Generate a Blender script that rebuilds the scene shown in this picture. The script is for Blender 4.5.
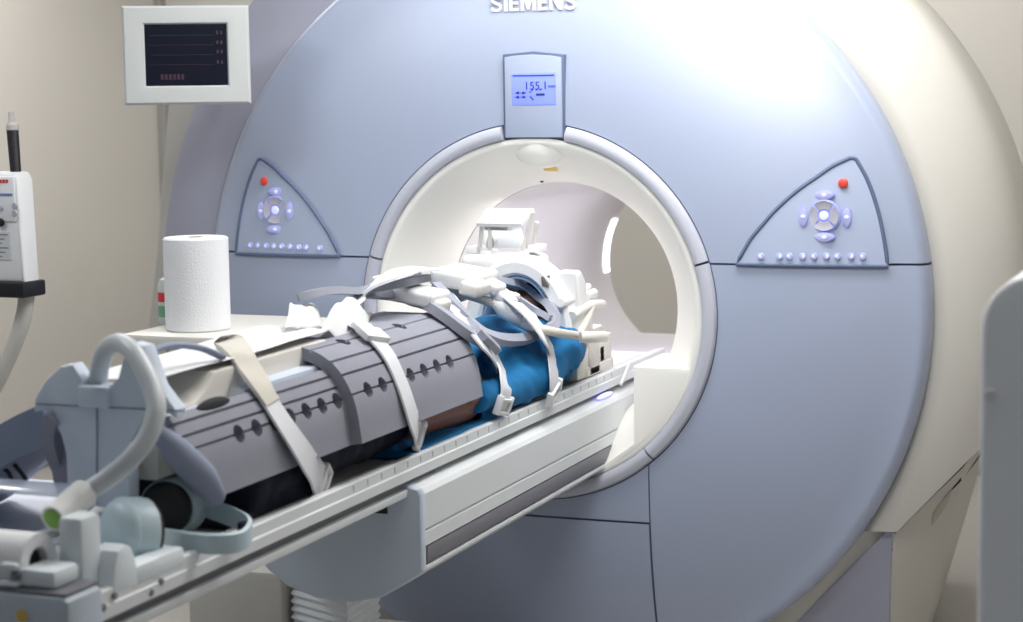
import bpy, bmesh, math, random
from mathutils import Vector, Matrix, noise
import numpy as np
random.seed(7)
PI = math.pi
for o in list(bpy.data.objects): bpy.data.objects.remove(o)
S = bpy.context.scene
COL = S.collection

# ------------------------------------------------------------------ camera
IW, IH, FPX = 1023.0, 622.0, 1868.67
_y, _p, _r = -0.379936628, -0.11237706, -0.01371016
_fw = Vector((math.sin(_y)*math.cos(_p), math.cos(_y)*math.cos(_p), math.sin(_p)))
_rt = Vector((math.cos(_y), -math.sin(_y), 0)); _up = _rt.cross(_fw)
RT = _rt*math.cos(_r)+_up*math.sin(_r); UP = -_rt*math.sin(_r)+_up*math.cos(_r); FW = _fw
CAM = Vector((1.76630906, -4.58326348, 1.55967759))
cd = bpy.data.cameras.new('camera'); cam = bpy.data.objects.new('camera', cd); COL.objects.link(cam)
m = Matrix((RT, UP, -FW)).transposed().to_4x4(); m.translation = CAM
cam.matrix_world = m
cd.sensor_width = 36; cd.lens = 36*FPX/IW; cd.clip_start = .05
cd.dof.use_dof = True; cd.dof.focus_distance = 4.45; cd.dof.aperture_fstop = 4.0
S.camera = cam

# ------------------------------------------------------------------ light
S.view_settings.view_transform = 'Standard'; S.view_settings.look = 'None'
S.view_settings.gamma = 1; S.view_settings.use_curve_mapping = False
S.view_settings.exposure = 0.0
w = bpy.data.worlds.new('world'); S.world = w; w.use_nodes = True
w.node_tree.nodes['Background'].inputs[0].default_value = (.72, .82, .96, 1)
w.node_tree.nodes['Background'].inputs[1].default_value = .20
def area(name, loc, target, sx, sy, power, col=(1, 1, 1)):
    l = bpy.data.lights.new(name, 'AREA'); l.shape = 'RECTANGLE'; l.size = sx; l.size_y = sy
    l.energy = power; l.color = col
    o = bpy.data.objects.new(name, l); COL.objects.link(o); o.location = loc
    o.rotation_euler = (Vector(target)-Vector(loc)).to_track_quat('-Z', 'Y').to_euler()
    return o
CEIL = 2.95
WARM, COOL = (1, .98, .95), (.82, .9, 1)
LAMPS = [((.70, -.52, CEIL-.06), 1.6, .6, 52, (1, .99, .98)),
         ((.95, -2.1, CEIL-.06), 1.2, .8, 14.5, (.98, .99, 1)),
         ((-1.7, -1.9, CEIL-.06), 1.2, .6, 20, COOL),
         ((2.3, 1.4, CEIL-.06), .6, 1.2, 5, WARM),
         ((-2.3, 1.2, CEIL-.06), .6, 1.2, 40, WARM),
         ((0.2, 2.6, CEIL-.06), 1.2, .6, 18, WARM)]
for i, (p, sx, sy, e, c) in enumerate(LAMPS):
    l = area('ceiling_lamp_light', p, (p[0], p[1], 0) if i != 1 else (.35, 0, 1.95), sx, sy, e, c)
    if i == 1: l.data.spread = math.radians(75)                    # narrow tilted beam, added for the gradient and highlight on the scanner front

# ------------------------------------------------------------------ materials
def lin(c):
    return tuple(((v/255)/12.92 if v/255 <= .04045 else ((v/255+.055)/1.055)**2.4) for v in c)+(1,)
MATS = {}
def mat(name, rgb, rough=.45, metal=0, coat=0, var=.04, scale=14, bump=0, bscale=120, emit=None, es=0, trans=0, alpha=1, spec=.5, sheen=0):
    if name in MATS: return MATS[name]
    M = bpy.data.materials.new(name); M.use_nodes = True
    nt = M.node_tree; b = nt.nodes['Principled BSDF']
    tc = nt.nodes.new('ShaderNodeTexCoord'); nz = nt.nodes.new('ShaderNodeTexNoise')
    nz.inputs['Scale'].default_value = scale; nz.inputs['Detail'].default_value = 3
    nt.links.new(tc.outputs['Object'], nz.inputs['Vector'])
    mx = nt.nodes.new('ShaderNodeMix'); mx.data_type = 'RGBA'
    c = lin(rgb)
    mx.inputs['A'].default_value = tuple(v*(1-var) for v in c[:3])+(1,)
    mx.inputs['B'].default_value = tuple(min(1, v*(1+var)) for v in c[:3])+(1,)
    nt.links.new(nz.outputs['Fac'], mx.inputs['Factor'])
    nt.links.new(mx.outputs['Result'], b.inputs['Base Color'])
    b.inputs['Roughness'].default_value = rough; b.inputs['Metallic'].default_value = metal
    b.inputs['Coat Weight'].default_value = coat; b.inputs['Coat Roughness'].default_value = .40
    b.inputs['Specular IOR Level'].default_value = spec
    b.inputs['Sheen Weight'].default_value = sheen
    b.inputs['Transmission Weight'].default_value = trans; b.inputs['Alpha'].default_value = alpha
    if emit: b.inputs['Emission Color'].default_value = lin(emit); b.inputs['Emission Strength'].default_value = es
    if bump:
        n2 = nt.nodes.new('ShaderNodeTexNoise'); n2.inputs['Scale'].default_value = bscale
        nt.links.new(tc.outputs['Object'], n2.inputs['Vector'])
        bp = nt.nodes.new('ShaderNodeBump'); bp.inputs['Strength'].default_value = bump; bp.inputs['Distance'].default_value = .004
        nt.links.new(n2.outputs['Fac'], bp.inputs['Height']); nt.links.new(bp.outputs['Normal'], b.inputs['Normal'])
    MATS[name] = M; return M
M_BLUE = mat('blue_plastic', (156, 166, 189), .36, coat=.8, var=.015)
M_BLUE2 = mat('panel_blue_plastic', (162, 173, 197), .5, var=.015)
M_GASK = mat('seam_gasket_rubber', (88, 101, 130), .6)
M_CREAM = mat('cream_plastic', (194, 191, 184), .5, var=.02)
M_VIO = mat('violet_grey_tone', (156, 157, 174), .5, var=.02)
M_SILV = mat('silver_plastic', (182, 185, 197), .35, var=.02)
M_FUN = mat('warm_white_plastic', (232, 231, 226), .4, var=.01)
M_LINER = mat('bore_liner_plastic', (217, 214, 215), .45, var=.02)
M_TBL = mat('table_plastic', (216, 220, 222), .4, var=.02)
M_END = mat('end_fitting_plastic', (222, 230, 235), .45, var=.02)
M_PAN = mat('pan_plastic', (188, 199, 211), .45, var=.02)
M_DGREY = mat('dark_grey_rail', (118, 118, 126), .5, var=.05)
M_BLK = mat('black_plastic', (22, 22, 28), .45)
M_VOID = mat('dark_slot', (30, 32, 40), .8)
M_WHITE = mat('white_plastic', (222, 223, 224), .38, var=.02)
M_IVORY = mat('ivory_plastic', (216, 214, 207), .4, var=.02)
M_COILW = mat('coil_pale_plastic', (204, 215, 230), .45, var=.02)
M_PAD = mat('grey_foam_pad', (138, 140, 152), .75, var=.05, bump=.15, bscale=260)
M_PADB = mat('blue_grey_foam_pad', (134, 143, 164), .7, var=.06, bump=.15, bscale=240)
M_FRAME = mat('grey_coil_foam', (150, 153, 166), .6, var=.04)
M_STRAP = mat('white_webbing', (218, 220, 226), .8, var=.03, bump=.25, bscale=500)
M_VELC = mat('beige_webbing', (206, 202, 192), .9, var=.05, bump=.3, bscale=500)
M_GOWN = mat('blue_gown_cloth', (0, 104, 158), .85, var=.05, scale=10, bump=.15, bscale=400)
M_NAVY = mat('navy_cloth', (26, 30, 48), .9, var=.1, bump=.2, bscale=400)
M_SKIN = mat('skin', (128, 88, 74), .5, var=.06, scale=40)
M_HAIR = mat('black_hair', (26, 22, 22), .6, var=.2, scale=80, bump=.4, bscale=300)
M_SOCK = mat('grey_sock', (168, 165, 172), .9, var=.05, bump=.2, bscale=400)
M_CABLE = mat('beige_cable_rubber', (196, 192, 182), .45, var=.03)
M_CABLEB = mat('pale_cable_rubber', (194, 200, 205), .38, var=.03)
M_GREEN = mat('green_cap', (120, 170, 70), .5)
M_PAPER = mat('paper', (226, 227, 229), .9, var=.02, bump=.3, bscale=200)
M_TEAL = mat('pale_teal_plastic', (184, 203, 211), .42, var=.02)
M_MIRR = mat('mirror_glass', (225, 228, 232), .05, metal=1, var=0)
M_ACRY = mat('clear_acrylic', (205, 214, 232), .15, var=0, alpha=.6)
M_RED = mat('red_button', (205, 72, 62), .4, emit=(235, 70, 50), es=.1)
M_BTN = mat('lilac_button', (168, 172, 205), .35, emit=(150, 150, 255), es=.16)
M_BTNG = mat('grey_button', (170, 170, 182), .4, var=.02)
M_BTNL = mat('backlit_button', (200, 205, 245), .35, emit=(190, 190, 255), es=.42)
M_HALO = mat('backlit_halo', (150, 155, 215), .45, emit=(140, 140, 240), es=.16)
M_LCD = mat('lcd_screen', (120, 135, 240), .25, emit=(128, 144, 255), es=.62)
M_INK = mat('lcd_ink', (38, 48, 140), .6)
M_SCR = mat('monitor_glass', (14, 17, 32), .22, var=0)
M_SCRL = mat('screen_trace', (44, 26, 42), .5, emit=(110, 50, 80), es=.07)
M_SCRB = mat('screen_trace_cold', (30, 40, 55), .5, emit=(50, 70, 90), es=.08)
M_YEL = mat('yellow_sticker', (214, 182, 88), .6, var=.12, scale=60)
M_INKG = mat('grey_ink', (120, 122, 130), .7)
M_INKR = mat('red_ink', (205, 60, 55), .7)
M_INKB = mat('blue_ink', (90, 120, 180), .7)
M_LAMP = mat('lamp_diffuser', (250, 250, 250), .5, emit=(255, 250, 240), es=3)
M_GLOW = mat('lit_edge_glow', (255, 255, 255), .4, emit=(250, 248, 255), es=2.2)
M_VGLOW = mat('status_lamp', (190, 190, 255), .4, emit=(165, 160, 255), es=1.2)
M_WALL = mat('wall_paint', (198, 195, 190), .8, var=.015, scale=3, bump=.05, bscale=90)
M_CEIL = mat('ceiling_paint', (225, 224, 220), .9, var=.02)
M_BASE = mat('baseboard_vinyl', (150, 148, 145), .6)
M_FLOOR = mat('speckled_vinyl', (168, 166, 163), .45, var=.12, scale=60)
M_CAB = mat('grey_enamel', (236, 240, 246), .4, var=.015)
M_TICK = mat('ruler_ink', (178, 184, 188), .7)

# ------------------------------------------------------------------ geometry helpers
def ray(px, py):
    return (RT*((px-IW/2)/FPX) + UP*(-(py-IH/2)/FPX) + FW)
def at(px, py, ax, val):
    d = ray(px, py); t = (val-CAM[ax])/d[ax]; return CAM+d*t
def on_cyl(px, py, a, b, zc=.88, lift=0):
    d = ray(px, py); a += lift; b += lift
    A = (d.x/a)**2+(d.z/b)**2; B = 2*(CAM.x*d.x/a**2+(CAM.z-zc)*d.z/b**2); C_ = (CAM.x/a)**2+((CAM.z-zc)/b)**2-1
    D = B*B-4*A*C_
    t = (-B-math.sqrt(D))/(2*A) if D > 0 else -B/(2*A)
    p = CAM+d*t
    n = Vector((p.x/a**2, 0, (p.z-zc)/b**2)).normalized()
    return p, n
def spline(pts, n=6):
    pts = [Vector(p) for p in pts]
    if len(pts) < 3: return pts
    P = [2*pts[0]-pts[1]]+pts+[2*pts[-1]-pts[-2]]; out = []
    for i in range(1, len(P)-2):
        for k in range(n):
            t = k/n; p0, p1, p2, p3 = P[i-1:i+3]
            out.append(.5*((2*p1)+(p2-p0)*t+(2*p0-5*p1+4*p2-p3)*t*t+(3*p1-p0-3*p2+p3)*t**3))
    return out+[pts[-1]]

class MB:
    def __init__(s): s.bm = bmesh.new()
    def add(s, verts, faces):
        vs = [s.bm.verts.new(v) for v in verts]
        for f in faces:
            try: s.bm.faces.new([vs[i] for i in f])
            except ValueError: pass
        return vs
    def merge(s, other, M=None):
        if M is not None: bmesh.ops.transform(other.bm, matrix=M, verts=other.bm.verts)
        me = bpy.data.meshes.new('tmp'); other.bm.to_mesh(me); s.bm.from_mesh(me); bpy.data.meshes.remove(me); other.bm.free()
        return s
    def box(s, x0, x1, y0, y1, z0, z1, bev=0, seg=2, M=None):
        t = MB()
        v = [(x, y, z) for x in (x0, x1) for y in (y0, y1) for z in (z0, z1)]
        t.add(v, [(0, 1, 3, 2), (4, 6, 7, 5), (0, 4, 5, 1), (2, 3, 7, 6), (0, 2, 6, 4), (1, 5, 7, 3)])
        if bev: bmesh.ops.bevel(t.bm, geom=t.bm.edges[:], offset=bev, segments=seg, profile=.5, affect='EDGES')
        return s.merge(t, M)
    def prism(s, poly, axis, lo, hi, bev=0, seg=2, M=None):
        t = MB()
        def P(u, v, h): return {'y': (u, h, v), 'x': (h, u, v), 'z': (u, v, h)}[axis]
        n = len(poly)
        t.add([P(u, v, lo) for u, v in poly]+[P(u, v, hi) for u, v in poly],
              [tuple(range(n)), tuple(range(2*n-1, n-1, -1))]+[(i, i+n, (i+1) % n+n, (i+1) % n) for i in range(n)])
        bmesh.ops.recalc_face_normals(t.bm, faces=t.bm.faces)
        if bev:
            caps = [e for e in t.bm.edges if any(len(f.verts) > 4 or n == 4 for f in e.link_faces) and any(len(f.verts) == 4 for f in e.link_faces)]
            bmesh.ops.bevel(t.bm, geom=caps, offset=bev, segments=seg, profile=.5, affect='EDGES')
        return s.merge(t, M)
    def rings(s, R, closed=True, caps=True, loop=False):
        n = len(R[0]); vs = []; F = []
        for r in R: vs += list(r)
        m = len(R)
        for i in range(m-1 if not loop else m):
            j = (i+1) % m
            for k in range(n if closed else n-1):
                F.append((i*n+k, i*n+(k+1) % n, j*n+(k+1) % n, j*n+k))
        if caps and not loop:
            F.append(tuple(range(n-1, -1, -1))); F.append(tuple((m-1)*n+k for k in range(n)))
        t = MB(); t.add(vs, F); bmesh.ops.recalc_face_normals(t.bm, faces=t.bm.faces); return s.merge(t)
    def tube(s, pts, r, seg=14, n=6, smooth=True, round_ends=False, flat=1, loop=False):
        P = spline(pts, n) if smooth else [Vector(p) for p in pts]
        m = len(P); rr = r if isinstance(r, (list, tuple)) else None
        tang = [(P[min(i+1, m-1)]-P[max(i-1, 0)]).normalized() for i in range(m)]
        u = tang[0].orthogonal().normalized()
        if abs(tang[0].z) < .9: u = (Vector((0, 0, 1))-tang[0]*tang[0].z).normalized()
        R = []
        for i in range(m):
            u = (u-tang[i]*u.dot(tang[i])).normalized(); v = tang[i].cross(u)
            if rr:
                f = i/(m-1)*(len(rr)-1); k = min(int(f), len(rr)-2); rad = rr[k]+(rr[k+1]-rr[k])*(f-k)
            else: rad = r
            R.append([P[i]+(u*math.cos(a)*flat+v*math.sin(a))*rad for a in [2*PI*k/seg for k in range(seg)]])
        if round_ends:
            for e, sg in ((0, -1), (-1, 1)):
                c = P[e]; base = R[e]; ex = []
                rad = (base[0]-c).length
                for th in (.5, 1.0, 1.35):
                    ex.append([c+(q-c)*math.cos(th)+tang[e]*sg*rad*math.sin(th) for q in base])
                R = ex[::-1]+R if e == 0 else R+ex
        return s.rings(R)
    def sweep(s, pts, nrm, w, t):
        m = len(pts); R = []
        for i in range(m):
            tg = (pts[min(i+1, m-1)]-pts[max(i-1, 0)]).normalized(); n_ = (nrm[i]-tg*nrm[i].dot(tg)).normalized()
            sd = tg.cross(n_); p = pts[i]; ww = w[i] if isinstance(w, list) else w
            h = ww/2; e = min(t*.4, h*.3)
            R.append([p-sd*h, p-sd*(h-e)+n_*t, p+sd*(h-e)+n_*t, p+sd*h])
        return s.rings(R)
    def revolve(s, prof, c=(0, 0), th0=0, th1=2*PI, n=96, sx=1, sz=1):
        full = abs(th1-th0-2*PI) < 1e-6
        ths = [th0+(th1-th0)*k/n for k in range(n if full else n+1)]
        R = [[(c[0]+r*sx*math.cos(a), y, c[1]+r*sz*math.sin(a)) for r, y in prof] for a in ths]
        return s.rings([[Vector(p) for p in q] for q in R], closed=False, caps=False, loop=full)
    def lathe(s, prof, c, n=32, closed=False):
        R = [[Vector((c[0]+r*math.cos(a), c[1]+r*math.sin(a), c[2]+z)) for r, z in prof] for a in [2*PI*k/n for k in range(n)]]
        return s.rings(R, closed=closed, caps=False, loop=True)
    def ball(s, c, rx, ry=None, rz=None, u=20, v=12, M=None):
        t = MB(); bmesh.ops.create_uvsphere(t.bm, u_segments=u, v_segments=v, radius=1)
        A = Matrix.Translation(Vector(c)) @ (M or Matrix()) @ Matrix.Diagonal((rx, ry or rx, rz or rx, 1))
        return s.merge(t, A)
    def capsule(s, p0, p1, r0, r1, seg=16):
        p0, p1 = Vector(p0), Vector(p1); ax = (p1-p0).normalized(); u = ax.orthogonal().normalized(); v = ax.cross(u)
        R = []
        for c, r, sg, ths in ((p0, r0, -1, (1.4, 1.0, .5, 0)), (p1, r1, 1, (0, .5, 1.0, 1.4))):
            for th in ths:
                R.append([c+ax*sg*r*math.sin(th)+(u*math.cos(a)+v*math.sin(a))*r*math.cos(th) for a in [2*PI*k/seg for k in range(seg)]])
        return s.rings(R)
    def disc(s, c, nrm, r, h, seg=20, dome=0):
        c = Vector(c); nrm = Vector(nrm).normalized(); u = nrm.orthogonal().normalized(); v = nrm.cross(u)
        R = [[c+(u*math.cos(a)+v*math.sin(a))*rr+nrm*hh for a in [2*PI*k/seg for k in range(seg)]] for rr, hh in ((r, 0), (r, h*.7), (r*.85, h), (r*.3, h+dome))]
        return s.rings(R)
    def build(s, name, mt, parent=None, angle=38, smooth=True, label=None, kind=None, recalc=False):
        if recalc: bmesh.ops.recalc_face_normals(s.bm, faces=s.bm.faces)
        me = bpy.data.meshes.new(name); 
        if parent is not None:
            bmesh.ops.translate(s.bm, vec=-wloc(parent), verts=s.bm.verts)
        s.bm.to_mesh(me); s.bm.free()
        me.materials.append(mt)
        if smooth:
            me.polygons.foreach_set('use_smooth', [True]*len(me.polygons)); me.set_sharp_from_angle(angle=math.radians(angle))
        o = bpy.data.objects.new(name, me); COL.objects.link(o)
        if parent is not None: o.parent = parent
        if label: o['label'] = label
        if kind: o['kind'] = kind
        return o
def wloc(o):
    v = Vector(o.location)
    while o.parent is not None: o = o.parent; v += Vector(o.location)
    return v
def thing(name, label, cat, loc, group=None):
    o = bpy.data.objects.new(name, None); COL.objects.link(o); o.location = loc
    o.empty_display_size = .05; return tag(o, label, cat, group)
def tag(o, label, cat, group=None):
    o['label'] = label; o['category'] = cat
    if group: o['group'] = group
    return o
def struct(name, mb, mt):
    return mb.build(name, mt, kind='structure')
def bake(o, mods):
    """apply modifiers given as (type, settings) and keep one plain mesh"""
    for k, st in mods:
        md = o.modifiers.new(k.lower(), k)
        for a, v in st.items(): setattr(md, a, v)
    dg = bpy.context.evaluated_depsgraph_get(); dg.update()
    me = bpy.data.meshes.new_from_object(o.evaluated_get(dg)); old = o.data
    mats = [m_ for m_ in old.materials]
    o.modifiers.clear(); o.data = me; me.name = o.name
    if not me.materials:
        for m_ in mats: me.materials.append(m_)
    me.polygons.foreach_set('use_smooth', [True]*len(me.polygons))
    return o
def text_mb(txt, size, ext=.002, offset=0, align='CENTER', width=None):
    cu = bpy.data.curves.new('t', 'FONT'); cu.body = txt; cu.size = size; cu.extrude = ext; cu.offset = offset
    cu.align_x = align; cu.align_y = 'BOTTOM_BASELINE'; cu.resolution_u = 3
    o = bpy.data.objects.new('t', cu); COL.objects.link(o)
    dg = bpy.context.evaluated_depsgraph_get(); dg.update()
    me = bpy.data.meshes.new_from_object(o.evaluated_get(dg))
    mb = MB(); mb.bm.from_mesh(me); bpy.data.objects.remove(o); bpy.data.meshes.remove(me)
    bmesh.ops.transform(mb.bm, matrix=Matrix.Rotation(PI/2, 4, 'X'), verts=mb.bm.verts)   # now in XZ, facing -y
    xs = [v.co.x for v in mb.bm.verts]
    if width and xs:
        k = width/(max(xs)-min(xs)); bmesh.ops.scale(mb.bm, vec=(k, 1, 1), verts=mb.bm.verts)
    return mb
def move(mb, loc):
    bmesh.ops.translate(mb.bm, vec=Vector(loc), verts=mb.bm.verts); return mb

FZ = -.03
# ------------------------------------------------------------------ the room
struct('floor', MB().box(-3.3, 3.4, -6, 3.4, FZ-.1, FZ), M_FLOOR)
struct('ceiling', MB().box(-3.3, 3.4, -6, 3.4, CEIL, CEIL+.1), M_CEIL)
struct('wall_back', MB().box(-3.3, 3.4, 3.3, 3.42, FZ, CEIL), M_WALL)
struct('wall_left', MB().box(-3.42, -3.2, -6, 3.3, FZ, CEIL), M_WALL)
struct('wall_right', MB().box(3.3, 3.42, -6, 3.3, FZ, CEIL), M_WALL)
struct('baseboard_back', MB().box(-3.2, 3.3, 3.285, 3.3, FZ, FZ+.11, .003), M_BASE)
struct('baseboard_left', MB().box(-3.2, -3.185, -6, 3.285, FZ, FZ+.11, .003), M_BASE)
struct('corner_shadow_gap', MB().box(-3.2, -3.16, 3.255, 3.3, FZ+.11, CEIL, .004), M_BASE)  # grey strip, the corner's shadow gap put into its colour
for p, sx, sy, e, c in LAMPS:
    t = thing('ceiling_light', 'recessed ceiling light panel in the white ceiling above the scanner room', 'ceiling light', (p[0], p[1], CEIL), 'ceiling light panels')
    f = MB()
    for a in ((-sx/2-.04, -sx/2, -sy/2-.04, sy/2+.04), (sx/2, sx/2+.04, -sy/2-.04, sy/2+.04), (-sx/2, sx/2, -sy/2-.04, -sy/2), (-sx/2, sx/2, sy/2, sy/2+.04)):
        f.box(p[0]+a[0], p[0]+a[1], p[1]+a[2], p[1]+a[3], CEIL-.05, CEIL-.001)
    f.build('frame', M_WHITE, t)
    MB().box(p[0]-sx/2, p[0]+sx/2, p[1]-sy/2, p[1]+sy/2, CEIL-.03, CEIL-.02).build('diffuser', M_LAMP, t)

# ------------------------------------------------------------------ the scanner
RC = (0, 1.0)                       # ring axis: x, z
DX, DZ, DR = -.014, 1.012, 1.034      # the round front
def dome(x, z):
    r = math.hypot(x-DX, z-DZ)
    return .10*max(0, (r-.5)/.5)**1.9 if r < .985 else .10*((.985-.5)/.5)**1.9
sc = thing('mri_scanner', 'large round blue fronted scanner with a white tunnel through its middle', 'scanner', (0, .6, FZ))
# front covers: a radial grid between ring hole and rim, cut along the seams
def front_grid():
    mb = MB(); n = 160; R = []
    for k in range(n):
        a = 2*PI*k/n; ca, sa = math.cos(a), math.sin(a); row = []
        p0 = Vector((RC[0]+.502*ca, 0, RC[1]+.502*sa))
        for t in [i/14 for i in range(15)]:
            pr = Vector((DX+(DR-.03)*ca, 0, DZ+(DR-.03)*sa)); p = p0.lerp(pr, t)
            row.append(Vector((p.x, dome(p.x, p.z), p.z)))
        yb = row[-1].y
        for th in (.25, .5, .75, 1.0, 1.25, PI/2):
            r = DR-.03+.03*math.sin(th); row.append(Vector((DX+r*ca, yb+.045*(1-math.cos(th)), DZ+r*sa)))
        row.append(Vector((DX+DR*ca, yb+.10, DZ+DR*sa)))
        R.append(row)
    mb.rings(R, closed=False, caps=False, loop=True); return mb
SEAM_Z, SEAM_X, ACC_Z, G = 1.139, .315, .452, .0028
def cut(mb, co, no):
    bmesh.ops.bisect_plane(mb.bm, geom=mb.bm.verts[:]+mb.bm.edges[:]+mb.bm.faces[:], plane_co=co, plane_no=no, clear_outer=True)
    return mb
def thick(mb, d=.02):
    bmesh.ops.recalc_face_normals(mb.bm, faces=mb.bm.faces)
    if sum(f.normal.y for f in mb.bm.faces) > 0: bmesh.ops.reverse_faces(mb.bm, faces=mb.bm.faces)
    return mb
thick(cut(front_grid(), (0, 0, SEAM_Z+G), (0, 0, -1))).build('upper_cover', M_BLUE, sc, angle=60)
mb = cut(front_grid(), (0, 0, SEAM_Z-G), (0, 0, 1)); cut(mb, (SEAM_X+G*.6, 0, 0), (-1, 0, 0)); thick(mb).build('lower_cover', M_BLUE, sc, angle=60)
mb = cut(front_grid(), (0, 0, SEAM_Z-G), (0, 0, 1)); cut(mb, (SEAM_X-G*.6, 0, 0), (1, 0, 0)); cut(mb, (0, 0, ACC_Z+G), (0, 0, -1))
thick(mb).build('lower_cover', M_BLUE, sc, angle=60)
mb = cut(front_grid(), (0, 0, ACC_Z-G), (0, 0, 1)); cut(mb, (SEAM_X-G*1.3, 0, 0), (1, 0, 0))
thick(mb).build('access_panel', M_BLUE, sc, angle=60)
mb = front_grid(); bmesh.ops.translate(mb.bm, vec=(0, .005, 0), verts=mb.bm.verts)
bmesh.ops.scale(mb.bm, vec=(.992, 1, .992), space=Matrix.Translation((-DX, 0, -DZ)), verts=mb.bm.verts)
mb.build('seam_gasket', M_GASK, sc, angle=60, label='dark line showing in the joints between the blue covers')

# silver ring round the tunnel mouth, in arcs
def arc_piece(a0, a1, n):
    prof = [(.4985, .02), (.4985, -.004), (.494, -.012), (.482, -.017), (.470, -.016), (.463, -.011), (.461, -.004), (.461, .02)]
    mb = MB(); mb.rings([[Vector((RC[0]+r*math.cos(a), y, RC[1]+r*math.sin(a))) for r, y in prof] for a in [a0+(a1-a0)*k/n for k in range(n+1)]])
    return mb
aS = math.asin((SEAM_Z-1)/.48); aL = math.acos(.096/.48); aL2 = PI-math.acos(.081/.48); gp = .006
aB = -math.acos(.318/.48)
for a0, a1 in ((aS+gp, aL-.002), (aL2+.002, PI-aS-gp), (aB+gp, aS-gp), (PI-aS+gp, PI-aB-gp), (PI-aB+gp, 2*PI+aB-gp)):
    arc_piece(a0, a1, 40).build('trim_ring', M_SILV, sc, recalc=True)
mb = MB(); mb.revolve([(.503, .006), (.4985, .004), (.46, .008), (.456, .004)], RC, n=128); mb.build('ring_gasket', M_GASK, sc)
# funnel, liner, far funnel
fp = [(.4605, .002), (.452, -.004), (.440, .004)]+[(.335+.105*(1-math.sin(t*PI/2))**1.15, .004+.235*t**.9) for t in [i/14 for i in range(1, 15)]]
mb = MB(); mb.revolve(fp, RC, n=128); mb.build('tunnel_mouth', M_FUN, sc, angle=70)
mb = MB(); mb.revolve([(.3345, .243), (.333, .25), (.333, .9), (.333, 1.60)], RC, n=128); mb.build('tunnel_liner', M_LINER, sc, angle=70)
mb = MB(); mb.revolve([(.336, .2405), (.337, .2435)], RC, n=128); mb.build('liner_joint', M_GASK, sc)
mb = MB(); mb.revolve([(.334, 1.602), (.345, 1.63), (.37, 1.66), (.42, 1.69), (.46, 1.71)], RC, n=128); mb.build('rear_tunnel_mouth', M_FUN, sc, angle=70)
# sill block filling the foot of the mouth, notched for the table
r_ = .459; zt = .868
a0 = -math.asin((1-zt)/r_)
pts = [(r_*math.cos(a), 1+r_*math.sin(a)) for a in [a0+( -PI-2*a0)*k/48 for k in range(49)]]
pts += [(-.275, zt), (-.275, .665), (-.182, .597), (.182, .597), (.275, .665), (.275, zt)]
MB().prism(pts, 'y', -.002, .27, .005).build('mouth_sill', M_FUN, sc)
MB().box(-.29, .29, .27, 1.5, .66, .76, .004).build('tunnel_bed', M_LINER, sc)
# lit edge of the far mouth painted as a glowing strip, violet glow, stickers
mb = MB(); R = []
for k in range(16):
    a = math.radians(187-33*k/15); y = 1.565; rr = .330
    R.append([Vector((rr*math.cos(a), yy, 1+rr*math.sin(a))) for yy in (y-.03, y+.03)]+[Vector(((rr-.004)*math.cos(a), yy, 1+(rr-.004)*math.sin(a))) for yy in (y+.02, y-.02)])
mb.rings(R); mb.build('lit_edge_strip', M_GLOW, sc, label='white glowing strip standing for the lit edge of the far tunnel mouth')
for k, ang in ((0, 88),):
    a = math.radians(ang)
    MB().disc((.32*math.cos(a), .62, 1+.326*math.sin(a)), (-math.cos(a), 0, -math.sin(a)), .035, .004).build('tunnel_glow_lamp', M_VGLOW, sc)
area('tunnel_light', (0, .75, 1.28), (0, .75, .5), .25, .9, 3.6, (.93, .91, 1))
area('tunnel_mouth_light', (.0, .22, 1.29), (0, .12, .5), .3, .08, 1.2, (1, .96, .9))
def funnel_pt(a, y):
    for (r0, y0), (r1, y1) in zip(fp[2:], fp[3:]):
        if y0 <= y <= y1: r = r0+(r1-r0)*(y-y0)/(y1-y0); return Vector((RC[0]+r*math.cos(a), y, RC[1]+r*math.sin(a))), r
def funnel_patch(a0, a1, y0, y1, poly=None, off=.0015):
    mb = MB(); R = []
    for k in range(9):
        a = a0+(a1-a0)*k/8; row = []
        for j in range(5):
            y = y0+(y1-y0)*j/4; p, r = funnel_pt(a, y); d = Vector((-math.cos(a), -.3, -math.sin(a))).normalized()
            row.append(p+d*off)
        R.append(row)
    mb.rings(R, closed=False, caps=False); return mb
mb = funnel_patch(math.radians(91), math.radians(85), .06, .11); mb.merge(funnel_patch(math.radians(90.5), math.radians(88), .045, .06))
mb.build('warning_sticker', M_YEL, sc)
p, r = funnel_pt(math.radians(97), .18); MB().disc(p, (0, -.4, -1), .005, .003).build('sensor_dot', M_BLK, sc)
# display panel over the mouth
x0, x1 = -.071, .087
top = [(x1, 1.462), (x1, 1.668), (x1-.03, 1.673), (.008, 1.677), (x0+.03, 1.675), (x0, 1.671), (x0, 1.462)]
dp = MB().prism([(x0-.007, 1.460), (x1+.007, 1.458), (x1+.007, 1.675), (.008, 1.685), (x0-.007, 1.679)], 'y', -.003, .06, .002).build('display_bezel', M_GASK, sc)
dpl = MB().prism(top, 'y', -.009, .002, .002).build('display_panel', M_BLUE2, sc)
a, b = at(511.5, 73, 1, -.0105), at(556, 104.5, 1, -.0105)
scr = MB().box(a.x, b.x, -.0105, -.006, b.z, a.z, .0005).build('screen', M_LCD, dpl)
ink = text_mb('155.1', .030, .0006); move(ink, (a.x+.068, -.0112, a.z-.044)); 
ink.merge(move(text_mb('mm', .014, .0006), (a.x+.112, -.0112, a.z-.040)))
ink.box(a.x+.004, b.x-.004, -.0116, -.011, a.z-.009, a.z-.006)
def arrow(cx, cz, s_, d):
    ink.prism([(cx-d*s_, cz-s_*.7), (cx+d*s_, cz), (cx-d*s_, cz+s_*.7)], 'y', -.0116, -.011)
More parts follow.
